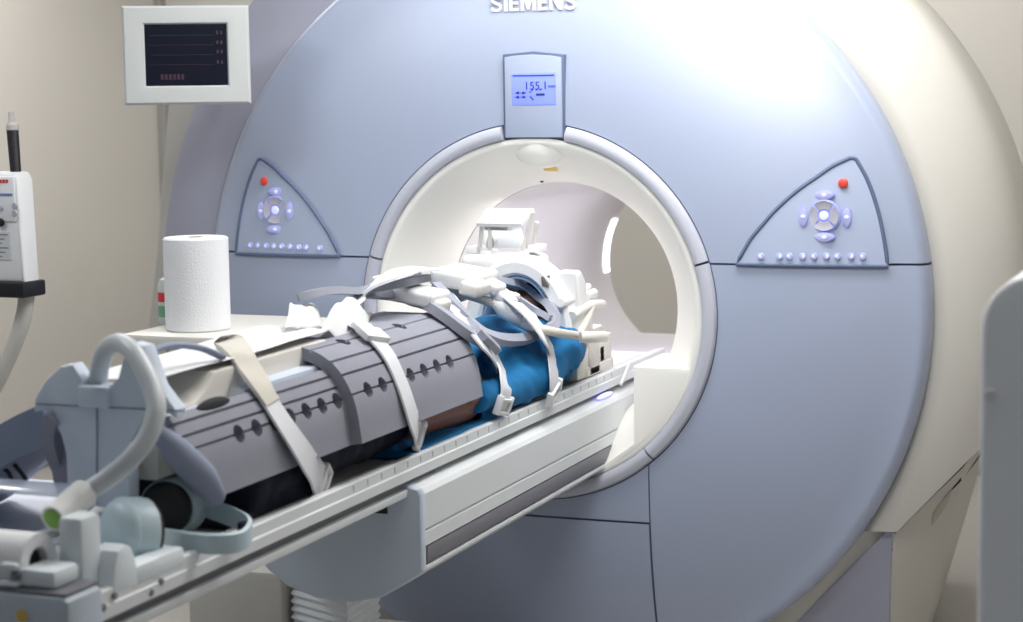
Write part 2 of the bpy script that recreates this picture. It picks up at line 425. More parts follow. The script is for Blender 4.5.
for cz in (a.z-.052, a.z-.063):
    arrow(a.x+.014, cz, .006, -1); arrow(a.x+.036, cz, .006, 1); ink.box(a.x+.016, a.x+.032, -.0116, -.011, cz-.0008, cz+.0008)
for i, (u, v) in enumerate(((.052, -.05), (.058, -.045), (.070, -.044), (.080, -.044))): ink.ball((a.x+u, -.0113, a.z+v), .003, .0006, .0022)
ink.box(a.x+.068, a.x+.092, -.0116, -.011, a.z-.06, a.z-.054)
ink.prism([(a.x+.05, a.z-.062), (a.x+.053, a.z-.06), (a.x+.062, a.z-.07), (a.x+.059, a.z-.072)], 'y', -.0116, -.011)
ink.build('screen_figures', M_INK, dpl)
MB().ball((.008, .062, 1.437), .082, .062, .058, u=32, v=20).build('camera_scoop', M_FUN, sc)
# maker lettering
SPATH = [(.93, .79), (.76, .90), (.5, .925), (.22, .86), (.13, .73), (.26, .59), (.5, .51), (.75, .42), (.88, .28), (.78, .13), (.5, .075), (.24, .10), (.05, .21)]
def letter(ch):
    if ch == 'S':
        P = spline([Vector((x, y, 0)) for x, y in SPATH], 4); L_, R_ = [], []
        for i, p in enumerate(P):
            t = P[min(i+1, len(P)-1)]-P[max(i-1, 0)]; t.normalize(); n = Vector((-t.y, t.x, 0)); L_.append(p+Vector((n.x*.11, n.y*.09, 0))); R_.append(p-Vector((n.x*.11, n.y*.09, 0)))
        return [(p.x, p.y) for p in L_+R_[::-1]]
    return {'I': [(0, 0), (0, 1), (1, 1), (1, 0)],
            'E': [(0, 0), (0, 1), (1, 1), (1, .83), (.32, .83), (.32, .59), (.9, .59), (.9, .42), (.32, .42), (.32, .17), (1, .17), (1, 0)],
            'M': [(0, 0), (0, 1), (.27, 1), (.5, .38), (.73, 1), (1, 1), (1, 0), (.79, 0), (.79, .68), (.57, .06), (.43, .06), (.21, .68), (.21, 0)],
            'N': [(0, 0), (0, 1), (.3, 1), (.78, .3), (.78, 1), (1, 1), (1, 0), (.7, 0), (.22, .7), (.22, 0)]}[ch]
lt = MB(); q = at(491.5, 12, 1, .035); lx, lz = q.x, q.z
for ch in 'SIEMENS':
    wd = {'S': .031, 'I': .0095, 'E': .026, 'M': .042, 'N': .035}[ch]
    lt.prism([(lx+u*wd, lz+v*.042) for u, v in letter(ch)], 'y', dome(lx, lz)-.004, dome(lx, lz)+.012); lx += wd+.0062
lt.build('lettering', M_WHITE, sc, smooth=False, label='white maker lettering on the blue front')

# two curved triangular control panels
OUT = [(851, 157.6), (833, 166), (815.8, 177.9), (801, 188), (786.9, 199.6), (774, 212), (762, 225.7), (753, 236.5), (746, 247.4), (737, 264)]
OUT2 = [(888, 266.2), (886.4, 252), (883.8, 235.8), (879.5, 215), (873.7, 195.3), (867, 178), (859, 163.4), (856, 159)]
def surf(px, py, off=0):
    y = .04
    for _ in range(6):
        p = at(px, py, 1, y); y = dome(p.x, p.z)
    return p-Vector((0, off, 0))
def mirror(p): return Vector((-p.x-.018, p.y, p.z))
for sg in (1, -1):
    F = (lambda p: p) if sg > 0 else mirror
    outl = [F(surf(*q)) for q in OUT+OUT2]
    def on_dome(x, z, off): return Vector((x, dome(x, z)-off, z))
    # panel surface: fan of rings shrinking to the centroid, following the dome
    c = sum(outl, Vector())/len(outl); R = []
    lo_a, lo_b = outl[9], outl[10]; full = spline(outl[:10], 3)+[lo_a.lerp(lo_b, k/12) for k in range(1, 12)]+spline(outl[10:]+[outl[0]], 3)[:-1]
    for t in (1, .9, .8, .7, .6, .5, .4, .3, .2, .1, .02):
        R.append([on_dome(c.x+(p.x-c.x)*t, c.z+(p.z-c.z)*t, .006) for p in full])
    R = [[Vector((p.x, p.y+.02, p.z)) for p in R[0]]]+R
    mb = MB(); mb.rings(R)
    cp = mb.build('control_panel', M_BLUE2, sc, angle=50)
    mb = MB(); mb.tube([Vector((p.x, dome(p.x, p.z)-.005, p.z)) for p in full[:]]+[full[0]], .0052, seg=8, smooth=False)
    mb.build('panel_rim', M_GASK, cp)
    def S_(px, py, off): return F(surf(px, py, off))
    nrm = Vector((0, -1, 0))
    MB().disc(S_(843.9, 183.1, .0075), nrm, .0125, .006, dome=.001).build('stop_button', M_RED, cp)
    cc = S_(825, 215.5, .0075)
    # ring dial of four segments round a hub
    for k in range(4):
        mb = MB(); a0 = k*PI/2+PI/4+.1; a1 = a0+PI/2-.2; R = []
        for i in range(9):
            a = a0+(a1-a0)*i/8; ca, sa = math.cos(a), math.sin(a)
            R.append([cc+Vector((ca*r_, -h, sa*r_)) for r_, h in ((.016, 0), (.017, .006), (.034, .006), (.037, .0075), (.037, 0))])
        mb.rings(R); mb.build('dial_segment', M_BTNG, cp)
    MB().disc(cc, nrm, .012, .007, dome=.001).build('dial_hub', M_BTNL, cp)
    MB().disc(cc+Vector((0, .003, 0)), nrm, .041, .0075).build('dial_base', M_HALO, cp)
    for px, py, hor in ((825, 194.7, 1), (825, 237, 1), (804, 216.4, 0), (847.5, 217, 0)):
        q = S_(px, py, .0075); aa, bb = (.024, .011) if hor else (.011, .024)
        lens = [(q.x+aa*math.cos(t)*(1 if hor else abs(math.cos(t))**.2), q.z+bb*math.sin(t)*(abs(math.sin(t))**.3 if hor else 1)) for t in [2*PI*k/20 for k in range(20)]]
        hb = MB().prism([(q.x+(u-q.x)*1.12, q.z+(v-q.z)*1.15) for u, v in lens], 'y', q.y-.0015, q.y+.006).build('arrow_halo', M_HALO, cp)
        ab = MB().prism(lens, 'y', q.y-.005, q.y, .001).build('arrow_button', M_BTN, cp)
        MB().ball((q.x, q.y-.005, q.z), .006, .002, .005).build('arrow_lamp', M_BTNL, ab)
    for i, px in enumerate((761.7, 780.5, 790.3, 803.6, 815, 827.4, 838.4, 852, 863.6)):
        q = S_(px, 256, .0075)
        kb = MB().disc(q, nrm, .0085, .005).build('key_button', M_BTN, cp)
        MB().ball((q.x+(.002 if i % 2 else -.002), q.y-.005, q.z), .0038, .0015, .0045).build('key_lamp', M_BTNL, kb)

# cream body behind the front
prof = [(1.012, .17), (1.03, .155), (1.07, .16), (1.13, .19), (1.19, .235), (1.222, .29), (1.232, .37), (1.228, .55), (1.20, .9), (1.13, 1.35), (1.05, 1.6), (.95, 1.70), (.47, 1.72)]
mb = MB(); mb.revolve(prof, RC, n=144)
# cut away below the sloping lower joint
cut(mb, (.93, .3, .440), Vector((1.1, 0, -1)).normalized()); cut(mb, (-.93, .3, .440), Vector((-1.1, 0, -1)).normalized())
cut(mb, (0, 0, .440), (0, 0, -1))
mb.build('body_shell', M_CREAM, sc, angle=60)
# base: lofted, waisted to the floor, its top following the joint
LO = [(-.86, .24), (.86, .24), (.935, .52), (.90, 1.1), (.80, 1.55), (-.80, 1.55), (-.90, 1.1), (-.935, .52)]
HI = [(-.925, .19), (.925, .19), (1.075, .36), (1.085, .8), (.95, 1.5), (-.95, 1.5), (-1.085, .8), (-1.075, .36)]
def base_outline(f, up=0, inset=0):
    out = []
    for a, b in zip(LO, HI):
        x, y = a[0]+(b[0]-a[0])*f, a[1]+(b[1]-a[1])*f
        zt = .432+1.1*max(0, abs(b[0])-.93)+up; k = 1-inset
        out.append(Vector((x*k, .8+(y-.8)*k, FZ+.045+(zt-FZ-.045)*f)))
    return out
mb = MB(); mb.rings([base_outline(0), base_outline(.35), base_outline(.75), base_outline(1)])
bmesh.ops.bevel(mb.bm, geom=[e for e in mb.bm.edges if abs(e.verts[0].co.z-e.verts[1].co.z) > .05], offset=.012, segments=2, affect='EDGES', profile=.5)
mb.build('base_cover', M_CREAM, sc)
mb = MB(); mb.rings([base_outline(1, -.05, .012), base_outline(1, .06, .012)]); mb.build('joint_gasket', M_VOID, sc, label='dark joint between shell and base')
MB().prism([(-.8, .36), (.8, .36), (.88, .65), (.85, 1.1), (.75, 1.5), (-.75, 1.5), (-.85, 1.1), (-.88, .65)], 'z', FZ, FZ+.06).build('plinth', M_VOID, sc)
# violet grey crescent on the left side, darker than the cream body
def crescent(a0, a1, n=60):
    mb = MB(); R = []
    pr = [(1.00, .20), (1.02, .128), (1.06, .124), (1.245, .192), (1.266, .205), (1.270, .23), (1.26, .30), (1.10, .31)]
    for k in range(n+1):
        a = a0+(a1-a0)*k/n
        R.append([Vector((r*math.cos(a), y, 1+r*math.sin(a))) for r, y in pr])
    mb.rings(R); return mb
crescent(math.radians(118), math.radians(205)).build('side_crescent', M_VIO, sc, angle=30, label='violet grey curved band along the left edge of the blue front')
# right foot facet of the base front, its shade put into the colour
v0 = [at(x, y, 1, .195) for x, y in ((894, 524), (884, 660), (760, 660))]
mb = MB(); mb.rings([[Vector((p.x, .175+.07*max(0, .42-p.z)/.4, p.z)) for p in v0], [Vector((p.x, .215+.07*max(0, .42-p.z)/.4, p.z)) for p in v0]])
mb.build('foot_facet_shade', M_VIO, sc)
# cream shoulder behind the left crescent
sh = [at(px, py, 1, .33) for px, py in ((150, 330), (160, 240), (163, 185), (170, 108), (194, 8), (215, -60), (300, -90))]
poly = [(p.x, p.z) for p in sh]+[(-.6, 1.9), (-.9, 1.3), (-.9, .9)]
MB().prism(poly, 'y', .315, .75, .01).build('shoulder_housing', M_CREAM, sc)
# little label plate on the base
bpy.context.view_layer.update()
def hit(px, py):
    d = ray(px, py).normalized(); ok, loc, nr, *_ = S.ray_cast(bpy.context.evaluated_depsgraph_get(), CAM, d); return loc, nr, d
q = [hit(*c) for c in ((932.6, 525.7), (933.5, 511.8), (952, 489), (948, 503.5))]
mb = MB(); mb.rings([[p-d*.001 for p, n, d in q], [p-d*.004 for p, n, d in q]]); mb.build('base_label', mat('tan_plate', (178, 172, 156), .6), sc)

# ------------------------------------------------------------------ the patient table
tb = thing('patient_table', 'long white sliding patient table running out of the scanner tunnel', 'table', (0, -1.0, FZ))
# fixed cradle
cp_ = [(.165, .775), (.190, .768), (.196, .758), (.196, .684), (.190, .681), (.196, .678), (.196, .649), (.176, .647), (.176, .607), (.196, .605), (.196, .598), (.185, .590)]
bot = [(.15, .565), (.10, .535), (.03, .518), (-.05, .520), (-.12, .540), (-.17, .575), (-.196, .62)]
MB().prism(cp_+bot+[(-.196, .768), (-.165, .775)], 'y', -1.155, .34, 0).build('cradle_housing', M_TBL, tb, angle=30)
fr = [(.165, .777), (.190, .770), (.1965, .758), (.1965, .598), (.185, .588)]+bot[:-1]+[(-.1985, .62), (-.1985, .768), (-.165, .777)]
MB().prism(fr, 'y', -1.165, -1.14, .008, 3).build('cradle_end', M_PAN, tb, angle=30)
MB().box(.177, .1955, -1.135, .33, .6085, .6465, .004).build('side_strip', M_DGREY, tb)
MB().box(.02, .12, -1.1675, -1.16, .715, .772).build('runner_slot', M_VOID, tb)
# sliding top
tp = [(.150, .832), (.166, .834), (.170, .831), (.1705, .812), (.1735, .809), (.1735, .790), (.168, .787), (-.168, .787), (-.1735, .790), (-.1735, .809), (-.1705, .831), (-.166, .834), (-.150, .832), (-.145, .818), (.145, .818)]
MB().prism(tp, 'y', -2.30, .62, 0).build('sliding_top', M_TBL, tb, angle=25)
mb = MB()
for x in (.118, .132, -.118, -.132): mb.box(x-.004, x+.004, -2.25, .55, .817, .8225, .001)
mb.build('top_rib', M_TBL, tb)
mb = MB()
for i in range(26):
    y = -1.42+i*.062; mb.box(.1700, .1712, y, y+.004, .816, .828)
mb.build('ruler_marks', M_TICK, tb)
MB().box(-.155, .155, -2.26, -1.0, .768, .7885, .002).build('under_slide', M_DGREY, tb)
MB().box(-.166, .166, -2.24, -1.0, .752, .769, .003).build('under_tray', M_TBL, tb)
mb = MB(); mb.prism([(-.18, .70), (.178, .70), (.178, .842), (.165, .848), (-.165, .848), (-.18, .842)], 'y', -2.36, -2.27, .008); mb.build('end_cap', M_PAN, tb)
MB().box(-.175, .17, -2.355, -2.27, .846, .853, .002).build('end_cap_joint', M_DGREY, tb)
q = at(22, 616, 1, -2.362); MB().disc(q, (0, -1, 0), .010, .002).build('yellow_dot', M_YEL, tb)
# clamp fork at the end of the top
mb = MB()
mb.box(.080, .145, -2.345, -2.28, .853, .882, .008); mb.box(.055, .085, -2.355, -2.33, .880, .890, .003); mb.box(.050, .085, -2.355, -2.33, .855, .863, .003)
cl = mb.build('end_clamp', M_END, tb)
MB().box(.072, .086, -2.352, -2.335, .866, .878, .002).build('clamp_screw', M_DGREY, cl)
MB().prism([(-2.235, .822), (-2.165, .822), (-2.170, .862), (-2.182, .884), (-2.200, .892), (-2.218, .884), (-2.228, .862)], 'x', .130, .172, .005).build('latch_post', M_END, tb)
MB().box(.13, .172, -2.17, -2.03, .818, .850, .006).build('latch_block', M_END, tb)
for y, z in ((-2.265, .81), (-2.235, .82), (-2.135, .80), (-2.105, .81)): MB().disc((.172, y, z), (1, 0, 0), .006, .004, 10).build('latch_screw', M_DGREY, tb)
# lever + status lamp where the top meets the tunnel
MB().tube([at(629, 364, 0, .185), at(621, 384.5, 0, .190)], .004, smooth=False).build('release_lever', M_WHITE, tb)
p = at(609, 390, 0, .19); MB().ball((.178, p.y, .779), .01, .06, .006).build('status_lamp', M_VGLOW, tb)
# lift column under the cradle
mb = MB(); R = []
z = .30; k = 0
while z < .51:
    o_ = 0 if k % 2 else .006
    R.append([Vector((x, y, z)) for x, y in ((-.215+o_, -.98+o_), (-.03-o_, -1.06+o_), (-.03-o_, -.90), (-.215+o_, -.90))]); z += .009; k += 1
mb.rings(R); mb.build('bellows', M_TBL, tb, angle=20)
MB().box(-.47, -.225, -1.0, -.80, .30, .52, .012).build('column_cover', M_CREAM, tb)
MB().box(-.46, .10, -1.05, -.60, FZ, .32, .02).build('pedestal', M_CREAM, tb)
# ------------------------------------------------------------------ the patient
pe = thing('person', 'person lying on the table in a blue gown, head inside the white head coil', 'person', (0, -.8, .82))
bd = MB()
# head, face up
hc = Vector((0, .035, .985))
bd.ball(hc, .078, .100, .092, 28, 18); bd.ball(hc+Vector((0, -.05, .03)), .062, .055, .060)           # skull, face
bd.ball(hc+Vector((0, -.088, .052)), .026, .02, .018)                                                   # chin
bd.capsule(hc+Vector((0, -.005, .092)), hc+Vector((0, -.038, .112)), .008, .014)                          # nose
for sx in (-1, 1):
    bd.ball(hc+Vector((sx*.013, -.038, .100)), .008)                                                     # nostril
    bd.ball(hc+Vector((sx*.080, -.005, -.002)), .010, .022, .03)                                         # ear
    bd.ball(hc+Vector((sx*.031, .004, .077)), .016, .011, .012)                                          # eye lids
    bd.capsule(hc+Vector((sx*.012, .022, .088)), hc+Vector((sx*.047, .020, .076)), .007, .006)          # brow
bd.capsule(hc+Vector((-.02, -.063, .085)), hc+Vector((.02, -.063, .085)), .008, .008)                    # lips
bd.capsule(hc+Vector((-.016, -.072, .082)), hc+Vector((.016, -.072, .082)), .008, .008)
bd.capsule((0, .0, .955), (0, -.09, .915), .046, .056)                                                    # neck
bd.capsule((-.10, -.09, .905), (.10, -.09, .905), .060, .060)                                            # shoulders
for y0, y1, r0, r1 in ((-.1, -.3, .078, .078), (-.3, -.52, .078, .074), (-.52, -.72, .074, .080)):
    for sx in (-.045, .045): bd.capsule((sx, y0, .90), (sx, y1, .90), r0, r1)
for sx in (-1, 1):
    bd.capsule((sx*.075, -.72, .90), (sx*.075, -1.18, .895), .078, .054); bd.capsule((sx*.075, -1.18, .895), (sx*.07, -1.62, .875), .052, .034)
    bd.capsule((sx*.07, -1.64, .865), (sx*.085, -1.69, .985), .032, .022)
    bd.capsule((sx*.128, -.07, .925), (sx*.136, -.40, .880), .044, .036)
    bd.capsule((sx*.136, -.40, .880), (sx*.141, -.735, .898), .036, .020)
    # hand: palm and five fingers curled a little
    w0 = Vector((sx*.141, -.735, .898))
    bd.capsule(w0, w0+Vector((0, -.05, .0)), .019, .018)
    for i, (dz, L) in enumerate(((.020, .060), (.007, .068), (-.006, .064), (-.018, .050))):
        k0 = w0+Vector((-sx*.006, -.085, dz)); bd.capsule(w0+Vector((0, -.03, dz*.6)), k0, .012, .0088)
        k1 = k0+Vector((-sx*.008, -L*.5, -.004)); k2 = k1+Vector((-sx*.016, -L*.42, -.006))
        bd.capsule(k0, k1, .0086, .0078); bd.capsule(k1, k2, .0078, .0064)
    t0 = w0+Vector((-sx*.006, -.03, .022)); t1 = t0+Vector((-sx*.012, -.035, .018)); t2 = t1+Vector((-sx*.006, -.03, .002))
    bd.capsule(t0, t1, .0125, .010); bd.capsule(t1, t2, .010, .008)
bo = bd.build('body', M_SKIN, pe)
bake(bo, [('REMESH', dict(mode='VOXEL', voxel_size=.0055)), ('SMOOTH', dict(factor=.5, iterations=4))])
hr = MB(); hr.ball(hc+Vector((0, .02, -.012)), .084, .098, .092, 28, 18)
cut(hr, hc+Vector((0, .02, .035)), Vector((0, -.75, .65))); hr.build('hair', M_HAIR, pe)
# gown: lofted trunk, sleeves and skirt joined by a voxel skin, with folds
gw = MB(); R = []
for y, hw, zt, p_ in ((-.065, .12, .965, 2.4), (-.09, .150, .99, 2.8), (-.14, .157, 1.005, 3.0), (-.3, .150, 1.02, 2.6), (-.5, .140, 1.02, 2.6), (-.66, .120, 1.0, 2.5), (-.9, .110, .98, 2.3), (-1.05, .12, .95, 2.3), (-1.12, .12, .90, 2.4)):
    zb = .819; zc = (zb+zt)/2; hh = (zt-zb)/2; row = []
    for k in range(40):
        a = 2*PI*k/40; ca, sa = math.cos(a), math.sin(a)
        row.append(Vector((hw*math.copysign(abs(ca)**(2/p_), ca), y, zc+hh*math.copysign(abs(sa)**(2/p_), sa))))
    R.append(row)
gw.rings(R)
for sx in (-1, 1):
    gw.tube([(sx*.10, -.08, .93), (sx*.122, -.11, .925), (sx*.132, -.22, .905), (sx*.134, -.40, .885), (sx*.135, -.56, .885), (sx*.138, -.66, .888), (sx*.140, -.752, .894)], [.052, .062, .056, .052, .044, .040, .036], seg=18)
gw.box(-.158, .158, -1.13, -.62, .8185, .836, .006)
go = gw.build('gown', M_GOWN, pe)
bake(go, [('REMESH', dict(mode='VOXEL', voxel_size=.007)), ('SMOOTH', dict(factor=.5, iterations=3))])
for v in go.data.vertices:
    c = v.co; wv = c+Vector((0, -.8, .82))
    n1 = noise.noise(Vector((wv.x*6, wv.y*8+wv.z*6, wv.z*8))); n2 = noise.noise(Vector((wv.x*10+5, wv.y*19+wv.z*15, wv.z*12)))
    fold = (n1*.012+n2*.007)*min(1, max(.05, (wv.z-.822)/.02))
    v.co = c+v.normal*fold
go.data.update()
# trousers
tr = MB()
for sx in (-1, 1):
    tr.tube([(sx*.07, -1.0, .9), (sx*.078, -1.2, .893), (sx*.08, -1.4, .888), (sx*.08, -1.72, .884)], [.066, .058, .054, .056], seg=20, n=5)
    tr.box(min(sx*.02, sx*.142), max(sx*.02, sx*.125), -1.80, -1.42, .8185, .84, .008)
to = tr.build('trousers', M_NAVY, pe)
bake(to, [('REMESH', dict(mode='VOXEL', voxel_size=.009)), ('SMOOTH', dict(factor=.5, iterations=3))])
for v in to.data.vertices: v.co += v.normal*noise.noise(v.co*22)*.007*min(1, max(.05, (v.co.z-.002)/.02))
for sx in (-1, 1):
    mb = MB(); mb.tube([(sx*.072, -1.55, .878), (sx*.071, -1.63, .868), (sx*.076, -1.665, .90), (sx*.084, -1.69, .99)], [.036, .040, .040, .028], seg=18, round_ends=True)
    mb.build('sock', M_SOCK, pe)

# ------------------------------------------------------------------ leg coil with hinged flaps
lc = thing('leg_coil', 'grey slatted padded leg coil strapped over the legs, with a pale end plate', 'leg coil', (-.02, -1.5, .82))
PY = -1.985
OUTP = [(34, 398), (45, 380), (60, 366), (72, 364), (80, 376), (84, 386), (110, 385), (117, 378), (124, 352), (132, 343), (144, 346), (150, 362), (158, 386), (176, 410), (176, 420),
        (168, 414), (152, 416), (140, 426), (132, 440), (129, 460), (129, 512), (66, 503), (66, 480), (65, 455), (60, 435), (52, 420), (42, 411), (33, 412)]
pp = [at(x, y, 1, PY) for x, y in OUTP]
MB().prism([(p.x, max(p.z, .824)) for p in pp], 'y', PY, PY+.035, .006).build('end_plate', M_COILW, lc)
# seam lines on the plate
mb = MB()
for (xa, ya), (xb, yb) in (((36, 404), (184, 411)), ((97, 408), (97, 505)), ((84, 388), (84, 406)), ((108, 387), (108, 408))):
    A, B = at(xa, ya, 1, PY-.001), at(xb, yb, 1, PY-.001); mb.tube([A, B], .0012, seg=6, smooth=False)
mb.build('plate_seam', mat('seam_blue_grey', (112, 124, 146), .7), lc)
MB().box(at(81, 385, 1, PY).x, at(110, 385, 1, PY).x, PY-.012, PY+.02, at(84, 406, 1, PY).z, at(84, 385, 1, PY).z, .003).build('plate_tab', M_COILW, lc)
# centre spine
MB().prism([(-1.925, .93), (-1.925, 1.045), (-1.90, 1.058), (-1.86, 1.046), (-1.80, 1.044), (-1.755, 1.066), (-1.735, 1.088), (-1.30, 1.092), (-1.30, .93)], 'x', -.095, .06, .006).build('spine', M_IVORY, lc)
MB().prism([(-1.90, .985), (-1.90, 1.035), (-1.80, 1.04), (-1.775, 1.005), (-1.70, 1.005), (-1.68, 1.052), (-1.38, 1.055), (-1.38, .985)], 'x', .03, .092, .006).build('spine_step', M_COILW, lc)
mb = MB(); mb.tube([at(150, 352, 0, .02), at(172, 345, 0, .03), at(200, 348, 0, .04), at(222, 357, 0, .05)], .010, seg=10, flat=.6); mb.build('carry_handle', M_PADB, lc)
# flaps
def flap_profile(th, off, mirror_=1, start=0):
    base = [(.046, 1.072), (.085, 1.062), (.118, 1.040), (.142, 1.005), (.156, .965), (.165, .905)]
    P = spline([Vector((x, 0, z)) for x, z in base], 10)
    out, inn = [], []
    grooves = {7, 17, 24, 33} if not start else {21, 27, 33}
    for i, p in enumerate(P):
        if i < start: continue
        t = (P[min(i+1, len(P)-1)]-P[max(i-1, 0)]).normalized(); n = Vector((-t.z, 0, t.x))
        if n.x < 0 and n.z < 0: n = -n
        q = p+n*off
        if i in grooves:
            out += [q+n*th-t*.003, q+n*(th-.007), q+n*th+t*.003]
        else: out.append(q+n*th)
        inn.append(q)
    return [(mirror_*v.x, v.z) for v in out+inn[::-1]], P
def make_flap(y0, y1, off, rows, mirror_=1, name='flap', start=0):
    poly, P = flap_profile(.024, off, mirror_, start)
    o = MB().prism(poly, 'y', y0, y1, 0).build(name, M_PAD, lc, angle=25)
    cut_ = MB()
    for gi, ys in rows:
        p = P[gi]; t = (P[gi+1]-P[gi-1]).normalized(); n = Vector((-t.z, 0, t.x)); n = n if n.x+n.z > 0 else -n
        for y in ys:
            c = Vector((mirror_*(p.x+n.x*(off-.02)), y, p.z+n.z*(off-.02))); nn = Vector((mirror_*n.x, 0, n.z)); t3 = Vector((mirror_*t.x, 0, t.z))
            R = []
            for h in (0, .06):
                R.append([c+nn*h+Vector((0, 1, 0))*math.cos(a)*.0165+t3*math.sin(a)*.0165 for a in [2*PI*k/16 for k in range(16)]])
            cut_.rings(R)
    if y0 < -1.8:                                        # the near end leans towards the feet at the top
        for v in o.data.vertices:
            if v.co.y < -.2: v.co.y -= .75*max(0, v.co.z+.82-.905)
    co = cut_.build('cutter', M_PAD, lc)
    bake(o, [('BOOLEAN', dict(operation='DIFFERENCE', object=co, solver='EXACT'))])
    o.data.set_sharp_from_angle(angle=math.radians(25))
    me = co.data; bpy.data.objects.remove(co); bpy.data.meshes.remove(me)
    return o
r1 = [-1.80+.062*i for i in range(7)]; r2 = [-1.335+.0665*i for i in range(7)]
make_flap(-1.90, -1.36, -.026, [(33, r1)], start=16); make_flap(-1.405, -.80, -.004, [(33, r2), (7, r2[1::2])])
make_flap(-1.90, -1.36, -.026, [(33, r1)], -1, start=16); make_flap(-1.405, -.80, -.004, [(33, r2)], -1)
MB().box(-.06, .055, -1.40, -.795, 1.02, 1.090, .006).build('bridge_pad', M_PAD, lc)
# curved near lip of the lower flap and rounded front pad
mb = MB(); mb.tube([(.112, -2.005, 1.030), (.128, -1.99, 1.005), (.140, -1.965, .975), (.149, -1.93, .940), (.154, -1.905, .908)], [.014, .022, .026, .026, .020], seg=14, round_ends=True)
mb.build('flap_lip', M_PADB, lc)
bpy.context.view_layer.update()
h_, n_, d_ = hit(214, 405); MB().ball(h_-n_*.004, .009, .058, .016, M=Matrix.Rotation(.0, 4, 'X')).build('opening_shade', M_VOID, lc)  # solid dark ellipsoid, the shade of an opening put into its colour
# side wing folded out on the far side
mb = MB(); R = []
for t in [i/10 for i in range(11)]:
    x = -.165-.26*t; z = 1.055-.09*t-.07*t*t
    R.append([Vector((x, y, z+.01*math.sin(y*60)+dz)) for y, dz in ((-1.93, 0), (-1.80, .004), (-1.68, 0), (-1.68, -.07), (-1.80, -.08), (-1.93, -.075))])
mb.rings(R); mb.build('folded_wing', M_PADB, lc)
mb = MB(); mb.tube([at(0, 466, 1, -1.9), at(8, 472, 1, -1.9), at(12, 480, 1, -1.9)], .004, seg=8); mb.tube([at(14, 464, 1, -1.9), at(22, 474, 1, -1.9), at(26, 480, 1, -1.9)], .004, seg=8)
mb.build('wing_strap', M_BLK, lc)
# pads in the arches beside the feet
mb = MB(); mb.ball((-.13, -1.88, .935), .045, .05, .085); mb.build('arch_pad', mat('lilac_foam', (150, 148, 168), .8, bump=.1), lc)

# ------------------------------------------------------------------ body coils: grey frames, cables, white plugs
A_, B_, ZC_ = .168, .185, .885
bpy.context.view_layer.update()
def on_surf(pts, lift, n=5, zmin=.83, sm=3):
    """lay a path over whatever already lies on the table; it spans small gaps like a taut band"""
    px = spline([Vector((x, y, 0)) for x, y in pts], n); dg = bpy.context.evaluated_depsgraph_get(); T = []; D = []
    for q in px:
        d = ray(q.x, q.y).normalized(); D.append(d)
        ok, loc, nr, _, ob, _ = S.ray_cast(dg, CAM, d)
        t = (loc-CAM).length if ok else 1e9
        tc = (on_cyl(q.x, q.y, A_, B_, ZC_)[0]-CAM).length
        if not ok or loc.y > .35 or abs(t-tc) > .16: t = tc
        T.append(t)
    m = len(T); T2 = [min(T[max(0, i-2):i+3]) for i in range(m)]
    for _ in range(sm): T2 = [min(T2[i], (T2[max(0, i-1)]+T2[i]+T2[min(m-1, i+1)])/3) if False else (T2[max(0, i-1)]+T2[i]*2+T2[min(m-1, i+1)])/4 for i in range(m)]
    P = [CAM+d*t for d, t in zip(D, T2)]
    N = [Vector((p.x/A_**2, 0, (p.z-ZC_)/B_**2)).normalized() for p in P]
    N = [(n_ if n_.z > -.2 else Vector((1, 0, 0))) for n_ in N]
    return [p+n_*lift for p, n_ in zip(P, N)], N
def cyl_path(pts, lift=0, n=5):
    bpy.context.view_layer.update()
    return on_surf(pts, lift*.5, n)
bc = thing('body_coil', 'grey foam frame coil with white plug boxes lying over the patient in blue', 'body coil', (0, -.6, .82))
def frame(pts, w, t, lift, nm='frame_bar', mt=M_FRAME):
    P, N = cyl_path(pts, lift); mb = MB(); mb.sweep(P, N, w, t); return mb.build(nm, mt, bc, angle=50)
frame([(352, 300), (380, 301), (405, 304), (430, 314), (455, 331), (478, 347), (492, 352)], .036, .020, .012)
frame([(492, 352), (480, 340), (466, 326), (452, 310), (440, 298)], .022, .016, .012)
frame([(436, 290), (452, 308), (468, 326), (484, 338), (505, 342), (526, 339), (540, 331)], .030, .018, .006)
frame([(492, 284), (520, 291), (540, 303), (551, 318), (548, 330), (534, 334)], .030, .018, .010)
frame([(548, 322), (532, 314), (515, 303), (500, 298)], .020, .016, .008)
frame([(300, 306), (330, 299), (360, 299), (395, 292), (430, 285)], .024, .016, .02)
frame([(455, 305), (470, 300), (490, 298)], .020, .014, .006)
def plug_box(px, py, x0, L, w, h, tilt, name, mt=M_WHITE, yaw=0):
    p = at(px, py, 0, x0)
    M = Matrix.Translation(p) @ Matrix.Rotation(math.radians(tilt), 4, 'Y') @ Matrix.Rotation(math.radians(yaw), 4, 'Z')
    return MB().box(-L/2, L/2, -w/2, w/2, -h/2, h/2, h*.3, 3, M).build(name, mt, bc)
CO = thing('coil_cable', 'beige cable with a fat white trap lying across the blue gown', 'cable', (0.1, -.3, .95))
P, N = cyl_path([(448, 297), (470, 303), (495, 312), (512, 322), (530, 331), (555, 336), (582, 339)], .035)
mb = MB(); mb.tube(P, .011, smooth=False); mb.build('cable', M_CABLE, CO)
P, N = cyl_path([(493, 311), (504, 316), (520, 324), (531, 330)], .035); mb = MB(); mb.tube(P, [.013, .024, .025, .025, .024, .014], seg=18, smooth=False, round_ends=True)
mb.build('cable_trap', M_WHITE, CO)
P, N = cyl_path([(574, 339), (586, 339), (598, 338)], .035); mb = MB(); mb.tube(P, .0145, smooth=False); mb.build('cable_end', M_IVORY, CO)
plug_box(418, 295, .02, .115, .11, .034, 9, 'plug_box', M_WHITE)
plug_box(436, 304, .065, .05, .07, .028, 12, 'plug_box', M_IVORY)
